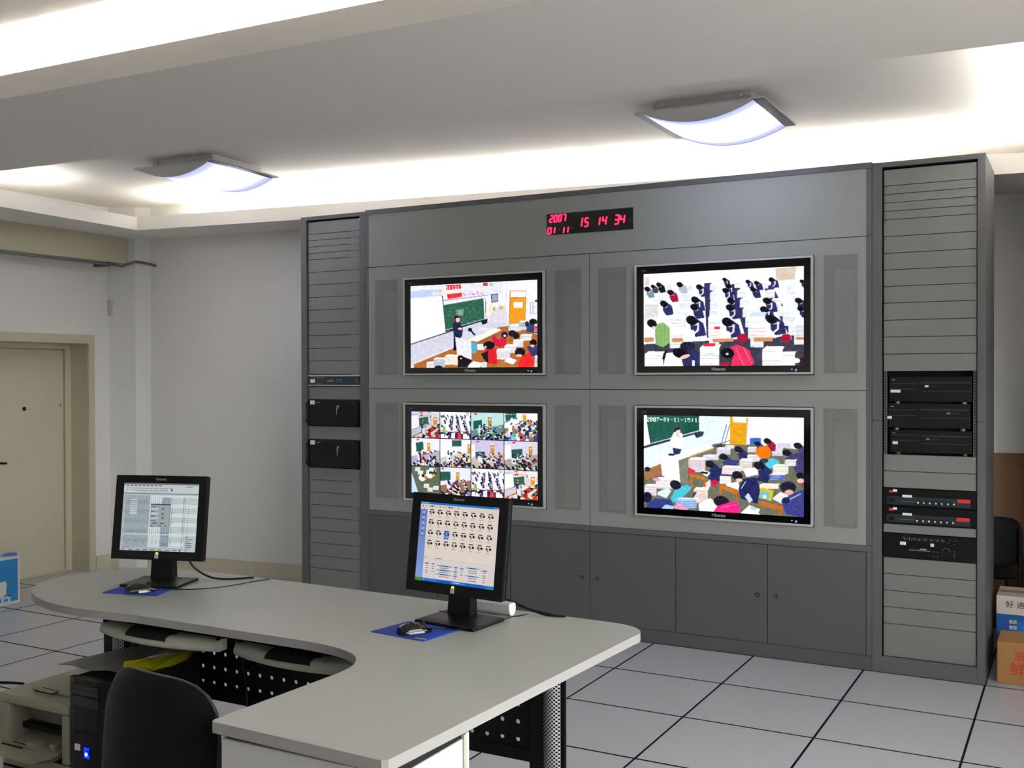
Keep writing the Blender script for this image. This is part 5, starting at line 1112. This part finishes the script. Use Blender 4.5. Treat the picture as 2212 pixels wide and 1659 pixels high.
# cables lying behind the monitors
o = thing('monitor_cable', 'thick black cable curling behind the spreadsheet monitor', 'cable', (-2.8, -2.7, .75))
MB().tube([Vector(p_) - Vector((-2.8, -2.7, .75)) for p_ in curve([(-2.815, -2.705, .845), (-2.80, -2.68, .80), (-2.755, -2.65, .765), (-2.70, -2.635, .757), (-2.64, -2.60, .757), (-2.612, -2.575, .758), (-2.605, -2.545, .756)])], .0045, 8).build('cable_run', 'black_plastic', o)
o = thing('power_cable', 'black cables trailing over the desk edge by the silver bar', 'cable', (-1.3, -2.6, .75))
for dz, P in ((0, [(-1.42, -2.60, .806), (-1.36, -2.585, .792), (-1.28, -2.578, .768), (-1.20, -2.572, .756), (-1.15, -2.566, .754)]), (0, [(-1.33, -2.58, .778), (-1.27, -2.585, .766), (-1.215, -2.59, .757), (-1.16, -2.572, .7545)])):
    MB().tube([Vector(p_) - Vector((-1.3, -2.6, .75)) for p_ in curve(P)], .0032, 7).build('cable_run', 'black_plastic', o)
# silver bar with rounded end painted paler for the window light on it
o = thing('silver_bar_device', 'silver half round bar with end cap painted lit behind icon monitor', 'device', (-1.40, -2.625, .75), -.06)
pr = [(.022 * math.cos(a), .047 + .024 * math.sin(a) - .0225) for a in [math.pi + math.pi * k / 12 for k in range(13)]] + [(.022, .040), (.012, .046), (-.012, .046), (-.022, .040)]
MB().prism(pr, -.13, .072, 'x').build('body', 'silver', o)
MB().prism([(y * .9, (z - .023) * .9 + .023) for y, z in pr], .072, .0745, 'x').build('end_cap', 'white_label', o)
MB().box(.0745, .0752, -.019, .019, .034, .0352).build('seam', 'faint_print', o)

# ================================================================== under the desk
t = thing('computer_tower', 'black computer tower with glowing blue light beside the printer', 'computer', (-2.812, -2.965, 0))
MB().bev(-.1, .1, -.215, .225, .004, .466, .004).build('case', 'black_metal', t)
pf = [(-.1, -.215), (-.1, -.238), (-.06, -.252), (0, -.256), (.06, -.252), (.1, -.238), (.1, -.215)]
MB().prism(pf, .004, .470).build('front_bezel', 'black_plastic', t)
MB().box(-.075, .075, -.2575, -.25, .415, .452).build('drive_door', 'black_gloss', t); MB().box(-.075, .075, -.2575, -.25, .372, .409).build('drive_door', 'black_gloss', t)
MB().box(-.05, .05, -.2572, -.25, .268, .280).build('floppy_slot', 'dark_interior', t); MB().cyl((0.02, -.2555, .205), .012, -.003, 'y', 16).build('power_button', 'black_gloss', t)
MB().bev(-.052, -.026, -.2585, -.252, .205, .228, .001).build('sticker', 'white_label', t)
MB().cyl((.012, -.258, .198), .007, -.002, 'y', 14).build('power_light', emit('led_tower', (60, 120, 255), 6.0), t); MB().box(-.002, .026, -.2585, -.2565, .183, .222).build('light_window', emit('led_tower_soft', (14, 40, 235), 1.1), t)
for k in range(4): MB().box(-.04 + k * .024, -.026 + k * .024, -.2572, -.252, .03, .038).build('port', 'faint_print', t)
for s_ in (-1, 1):
    for y in (-.17, .17): MB().cyl((s_ * .08, y, 0), .012, .006, 'z', 10).build('foot', 'rubber_black', t)
# grey sheet sagging over the tower
o = thing('plastic_sheet', 'thin grey plastic sheet lying across the computer tower', 'sheet', (-2.86, -2.92, .474))
rows_ = []
for k in range(13):
    u_ = k / 12; r_ = []
    for j in range(9):
        v_ = j / 8; x = -.165 + .31 * u_ + .05 * (v_ - .5) * (1 - u_); y = -.235 + .385 * v_ + .03 * u_
        r_.append((x, y, .0035 + .010 * math.sin(u_ * 5.2 + .6) ** 2 * (1 - v_) ** 1.5 + .004 * math.sin(3 * v_)))
    rows_.append(r_)
MB().grid(rows_).grid([[(x, y, z + .002) for x, y, z in r_] for r_ in rows_]).build('sheet', 'sheet_grey', o)
# yellow bag on top
o = thing('plastic_bag', 'crumpled yellow plastic bag on the grey sheet', 'bag', (-2.71, -2.95, .486)); rg = random.Random(3); rows_ = []
edge = [(-.02, -.165), (.03, -.170), (.085, -.115), (.10, -.03), (.085, .06), (.03, .14), (-.05, .19)]
inn = [(-.045, -.13), (-.05, -.10), (-.055, -.05), (-.065, .0), (-.07, .06), (-.09, .12), (-.13, .17)]
for (xa_, ya_), (xb_, yb_) in zip(edge, inn):
    r_ = []
    for j in range(7):
        v_ = j / 6; r_.append((xa_ + (xb_ - xa_) * v_, ya_ + (yb_ - ya_) * v_, .006 + .022 * math.sin(math.pi * v_) + .010 * rg.random()))
    rows_.append(r_)
g = MB().grid(rows_, False); g.grid([[(x, y, .005) for x, y, z in r_] for r_ in rows_], False); g.build('bag', 'yellow_bag', o)
MB()._add([(.0, -.10, .032), (.05, -.03, .036), (.065, .04, .034), (.03, .0, .040), (.01, -.06, .038)], [(0, 1, 3, 4), (1, 2, 3)]).build('inner_lining', 'white_label', o)
# printer
p = thing('laser_printer', 'beige laser printer with open paper tray on the floor', 'printer', (-3.128, -3.0, 0))
W2, D2, HP = .205, .20, .352
MB().bev(-W2, W2, -D2 + .012, D2, .0, .118, .008).build('cassette', 'beige_plastic', p)
MB().box(-W2 + .012, W2 - .012, -D2 + .008, -D2 + .02, .058, .066).box(-W2 + .004, W2 - .004, -D2 + .010, D2 - .01, .118, .124).build('shadow_gap', 'dark_interior', p)
MB().bev(-W2, -W2 + .055, -D2, D2, .124, .312, .008).build('side_cheek', 'beige_plastic', p); MB().bev(W2 - .045, W2, -D2, D2, .124, .312, .008).build('side_cheek', 'beige_plastic', p)
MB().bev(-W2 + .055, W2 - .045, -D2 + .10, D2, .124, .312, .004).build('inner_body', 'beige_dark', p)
MB().box(-W2 + .06, W2 - .05, -D2 + .06, -D2 + .10, .20, .222).build('paper_slot', 'dark_interior', p)
MB().bev(-W2 - .002, W2 + .002, -D2 - .004, D2, .312, HP, .014).build('top_cover', 'beige_plastic', p)
MB().bev(-W2 + .10, W2 - .03, -D2 + .07, D2 - .10, HP, HP + .012, .006).build('lid', 'beige_plastic', p)
MB().bev(-.06, .05, -D2 + .045, -D2 + .085, HP, HP + .010, .008).build('lid_handle', 'beige_plastic', p); MB().tube([(-.055, -D2 + .083, HP + .011), (.046, -D2 + .083, HP + .011), (.050, -D2 + .048, HP + .010), (-.055, -D2 + .048, HP + .010)], .0025, 6).build('handle_groove', 'dark_interior', p)
tr = MB().grid([[(-W2 + .01, -D2 + .10, .176), (W2 - .05, -D2 + .10, .176)], [(-W2 + .005, -D2 - .04, .158), (W2 - .045, -D2 - .04, .158)], [(-W2 + .03, -D2 - .10, .150), (W2 - .08, -D2 - .10, .150)]], False)
tr.grid([[(-W2 + .01, -D2 + .10, .160), (W2 - .05, -D2 + .10, .160)], [(-W2 + .005, -D2 - .04, .142), (W2 - .045, -D2 - .04, .142)], [(-W2 + .03, -D2 - .10, .150), (W2 - .08, -D2 - .10, .150)]], False).build('paper_tray', 'beige_plastic', p)
MB().bev(-.02, .02, -D2 - .02, -D2 + .03, .162, .184, .004).build('paper_guide', 'beige_plastic', p); MB().bev(.09, .12, -D2 + .0, -D2 + .05, .165, .19, .004).build('paper_guide', 'beige_plastic', p)
for q in (-.15, -.12): MB().box(q, q + .12, -D2 - .03 + (q + .15), -D2 - .024 + (q + .15), .161, .164).build('tray_slot', 'dark_interior', p)
MB().bev(.02, .14, D2 - .085, D2 - .02, HP, HP + .03, .008).build('rear_guide', 'beige_dark', p)
MB().tube([(.05, D2 - .01, HP - .01), (.05, D2 - .005, HP + .06), (.058, D2 - .005, HP + .075), (.066, D2 - .005, HP + .06), (.066, D2 - .01, HP - .01)], .0015, 6).build('wire_guide', 'faint_print', p)
# floor cables
o = thing('floor_cable', 'black cable lying on the floor tiles behind the printer', 'cable', (-4.5, -2.4, 0))
for P in ([(-4.95, -2.75, .006), (-4.7, -2.5, .006), (-4.5, -2.36, .006), (-4.38, -2.32, .006)], [(-4.9, -2.8, .006), (-4.65, -2.55, .006), (-4.5, -2.47, .006)]): MB().tube([Vector(p_) - Vector((-4.5, -2.4, 0)) for p_ in curve(P)], .006, 7).build('cable_run', 'black_plastic', o)
o = thing('hanging_cable', 'thin black cable hanging under the desk beside the tray', 'cable', (-2.3, -2.8, 0))
MB().tube([Vector(p_) - Vector((-2.3, -2.8, 0)) for p_ in curve([(-2.42, -2.82, .65), (-2.38, -2.85, .5), (-2.33, -2.88, .35), (-2.30, -2.92, .2), (-2.31, -2.95, .06), (-2.36, -2.98, .006), (-2.5, -3.0, .006)])], .003, 6).build('cable_run', 'black_plastic', o)

# ================================================================== office chair
ch = thing('office_chair', 'black leather office chair with rounded back at the desk', 'chair', (-1.795, -3.60, 0), -.10)
def pillow(w, h, t, curvx, n=14, m=14, p_=4.0):
    """closed rounded slab in the x-z plane, thickness along y, gently curved about z"""
    mb = MB()
    for side in (-1, 1):
        rows_ = []
        for i in range(n + 1):
            a = -1 + 2 * i / n; r_ = []
            for j in range(m + 1):
                b = -1 + 2 * j / m
                # map square to superellipse
                s_ = 1.0 / max(1e-6, (abs(a) ** p_ + abs(b) ** p_) ** (1 / p_)) * max(abs(a), abs(b)) if (a or b) else 1
                x, z = a * s_, b * s_; e = max(0, 1 - (abs(x) ** p_ + abs(z) ** p_) ** (2 / p_)) ** .5
                r_.append((x * w / 2, side * (t / 2) * (e ** .6) + curvx * x * x, z * h / 2))
            rows_.append(r_)
        mb.grid(rows_ if side > 0 else rows_[::-1])
    return mb
bk = pillow(.47, .47, .085, .05); bk.rot(-.08, (0, 0, 0), 'X'); bk.v = [(x, y - .235, z + .545) for x, y, z in bk.v]
b_ = bk.build('backrest', 'leather_black', ch)
pp = []
for k in range(41):
    a = 2 * math.pi * k / 40; c_, s_ = math.cos(a), math.sin(a); q = 1.0 / ((abs(c_) ** 4 + abs(s_) ** 4) ** .25)
    x, z = c_ * q, s_ * q; v = Matrix.Rotation(-.08, 3, 'X') @ Vector((x * .232, .006 + .05 * x * x, z * .232)); pp.append((v.x, v.y - .235, v.z + .545))
mat('piping_teal', (18, 34, 46), .5); MB().tube(pp, .007, 6).build('piping', 'piping_teal', b_)
st = pillow(.48, .46, .10, .0); st.v = [(x, z, y + .42) for x, y, z in st.v]; st.build('seat', 'leather_black', ch)
MB().box(-.035, .035, -.24, .06, .352, .368).tube([(0, -.19, .36), (0, -.29, .38), (0, -.30, .46)], .022, 8).build('back_bracket', 'black_metal', ch)
MB().cyl((0, 0, .09), .026, .27, 'z', 16).build('gas_lift', 'black_metal', ch)
for s_ in (-1, 1):
    ar = MB().tube([(s_ * .23, .10, .38), (s_ * .275, .10, .42), (s_ * .28, .09, .56), (s_ * .27, -.02, .60), (s_ * .27, -.14, .59)], .016, 8).build('armrest', 'black_plastic', ch)
for k in range(5):
    a = 2 * math.pi * k / 5 + .3; d_ = Vector((math.cos(a), math.sin(a), 0)); e_ = d_ * .28
    sp_ = MB().tube([(d_.x * .02, d_.y * .02, .10), (e_.x, e_.y, .062)], [.024, .014], 8).build('base_spoke', 'black_plastic', ch)
    MB().cyl((e_.x - .012, e_.y, .027), .027, .024, 'x', 14).build('caster', 'black_plastic', sp_)

# ================================================================== cartons
PR = print_mat('carton_print')
def box_print():
    c = Canvas(120, 90, (30, 120, 178)); c.map = lambda x, y: (x * 120, y * 90)
    c.rect(0, 0, 1, .055, (206, 204, 190)); c.rect(0, .95, 1, 1, (206, 204, 190)); c.rect(.965, 0, 1, 1, (206, 206, 204)); c.rect(0, 0, .03, 1, (206, 206, 204))
    c.poly([(.15, .17), (.53, .15), (.53, .28), (.15, .30)], (236, 226, 220)); c.poly([(.16, .18), (.52, .16), (.52, .21), (.16, .23)], (206, 60, 56)); c.poly([(.15, .24), (.46, .22), (.46, .34), (.15, .36)], (96, 96, 90))
    c.poly([(.42, .36), (.50, .34), (.50, .52), (.42, .54)], (196, 204, 206)); c.ell(.58, .44, .07, .08, (190, 206, 206)); c.ell(.57, .45, .035, .045, (30, 120, 178))
    c.poly([(.10, .60), (.40, .54), (.78, .50), (.80, .56), (.79, .78), (.70, .86), (.68, .90), (.40, .93), (.12, .92)], (206, 204, 200)); c.poly([(.16, .66), (.40, .60), (.40, .88), (.18, .88)], (190, 188, 188))
    c.poly([(.14, .80), (.24, .80), (.22, .85), (.14, .86)], (196, 30, 90)); c.rect(.72, .82, .86, .95, (170, 190, 206)); c.ell(.84, .82, .03, .015, (20, 30, 40)); c.rect(.76, .88, .82, .93, (60, 110, 180))
    return c
o = thing('printed_carton', 'white and blue printed carton by the cream door', 'carton', (-6.36, -1.29, 0))
MB().bev(-.19, .19, -.26, .26, .0, .332, .004).build('box', 'white_board', o)
box_print().obj('print', PR, o, (.1905, -.26, .0), (0, 1, 0), (0, 0, 1), .52, .332)
MB().box(-.186, .186, -.02, .02, .332, .3335).build('tape_strip', 'faint_print', o); MB()._add([(.15, .16, .333), (.19, .24, .333), (.17, .25, .352), (.12, .20, .35), (.13, .15, .34)], [(0, 1, 2, 3, 4)]).build('loose_tape', 'key_blue', o)

def blue_box():
    c = Canvas(150, 120, (16, 84, 168)); c.map = lambda x, y: (x * 150, y * 120)
    c.rect(0, 0, 1, .26, (214, 206, 196)); c.ell(.32, .5, .18, .18, (24, 110, 190)); c.ell(.32, .5, .10, .12, (30, 128, 204))
    for k in range(3): c.rect(.13, .33 + k * .085, .20, .385 + k * .085, (206, 206, 180)); c.rect(.145, .345 + k * .085, .185, .37 + k * .085, (150, 150, 140))
    c.poly([(.50, .40), (.62, .40), (.62, 1), (.44, 1)], (214, 200, 150)); c.rect(.50, .68, .62, .74, (170, 30, 50))
    return c
o = thing('printed_carton', 'white and blue carton with black characters behind brown carton', 'carton', (.275, .585, 0))
MB().bev(-.25, .25, -.145, .145, 0, .385, .004).build('box', 'white_board', o)
blue_box().obj('print', PR, o, (-.25, -.1455, 0), (1, 0, 0), (0, 0, 1), .5, .385)
text('lettering', '好 迪 Ⅲ▼', .042, 'unit_navy', o, (-.205, -.147, .338), FRONT, align='LEFT'); text('lettering', 'Hatik S', .036, 'white_label', o, (-.19, -.147, .178), FRONT, align='LEFT')
MB().box(-.249, .249, -.03, .03, .385, .3862).build('tape_strip', 'carton_brown', o); MB()._add([(.03, -.14, .3865), (.2, -.14, .3865), (.2, .14, .3865), (.06, .14, .3865)], [(0, 1, 2, 3)]).build('paper_sheet', 'white_label', o)
o = thing('brown_carton', 'small brown carton with red characters beside the tall rack', 'carton', (.275, .225, 0))
MB().bev(-.225, .225, -.14, .14, 0, .215, .006).build('box', 'carton_brown', o)
text('lettering', '浙江', .055, 'red_label', o, (-.145, -.142, .145), FRONT, align='LEFT'); text('lettering', '鲜 奶', .075, 'red_label', o, (-.165, -.142, .075), FRONT, align='LEFT')
# dark leaning things behind the cartons
o = thing('wooden_board', 'large dark brown wooden board leaning on the wall', 'board', (.60, 1.50, 0), .23)
bd = MB().bev(-.75, .75, 0, .022, .0, 1.10, .002); bd.rot(-.09, (0, 0, 0), 'X'); bd.build('board', 'wood_brown', o)
o = thing('stacking_chair', 'dark padded chair half hidden behind the tall rack', 'chair', (-.10, .98, 0), .25)
bk = pillow(.40, .30, .05, .04); bk.v = [(x, y - .19, z + .62) for x, y, z in bk.v]; bk.build('backrest', 'rubber_black', o)
s2 = pillow(.42, .40, .06, 0); s2.v = [(x, z, y + .42) for x, y, z in s2.v]; s2.build('seat', 'rubber_black', o)
for sx in (-.18, .18):
    MB().tube([(sx, -.19, .0), (sx, -.19, .70)], .011, 8).build('leg', 'black_metal', o); MB().tube([(sx, .17, .0), (sx, .17, .40)], .011, 8).build('leg', 'black_metal', o)
o = thing('brown_carton', 'plain tan carton standing behind the white and blue carton', 'carton', (.32, 1.12, 0))
MB().bev(-.17, .17, -.12, .12, 0, .52, .004).build('box', 'carton_brown', o); MB().box(-.16, .16, -.025, .025, .52, .5215).build('tape_strip', 'wood_brown', o)
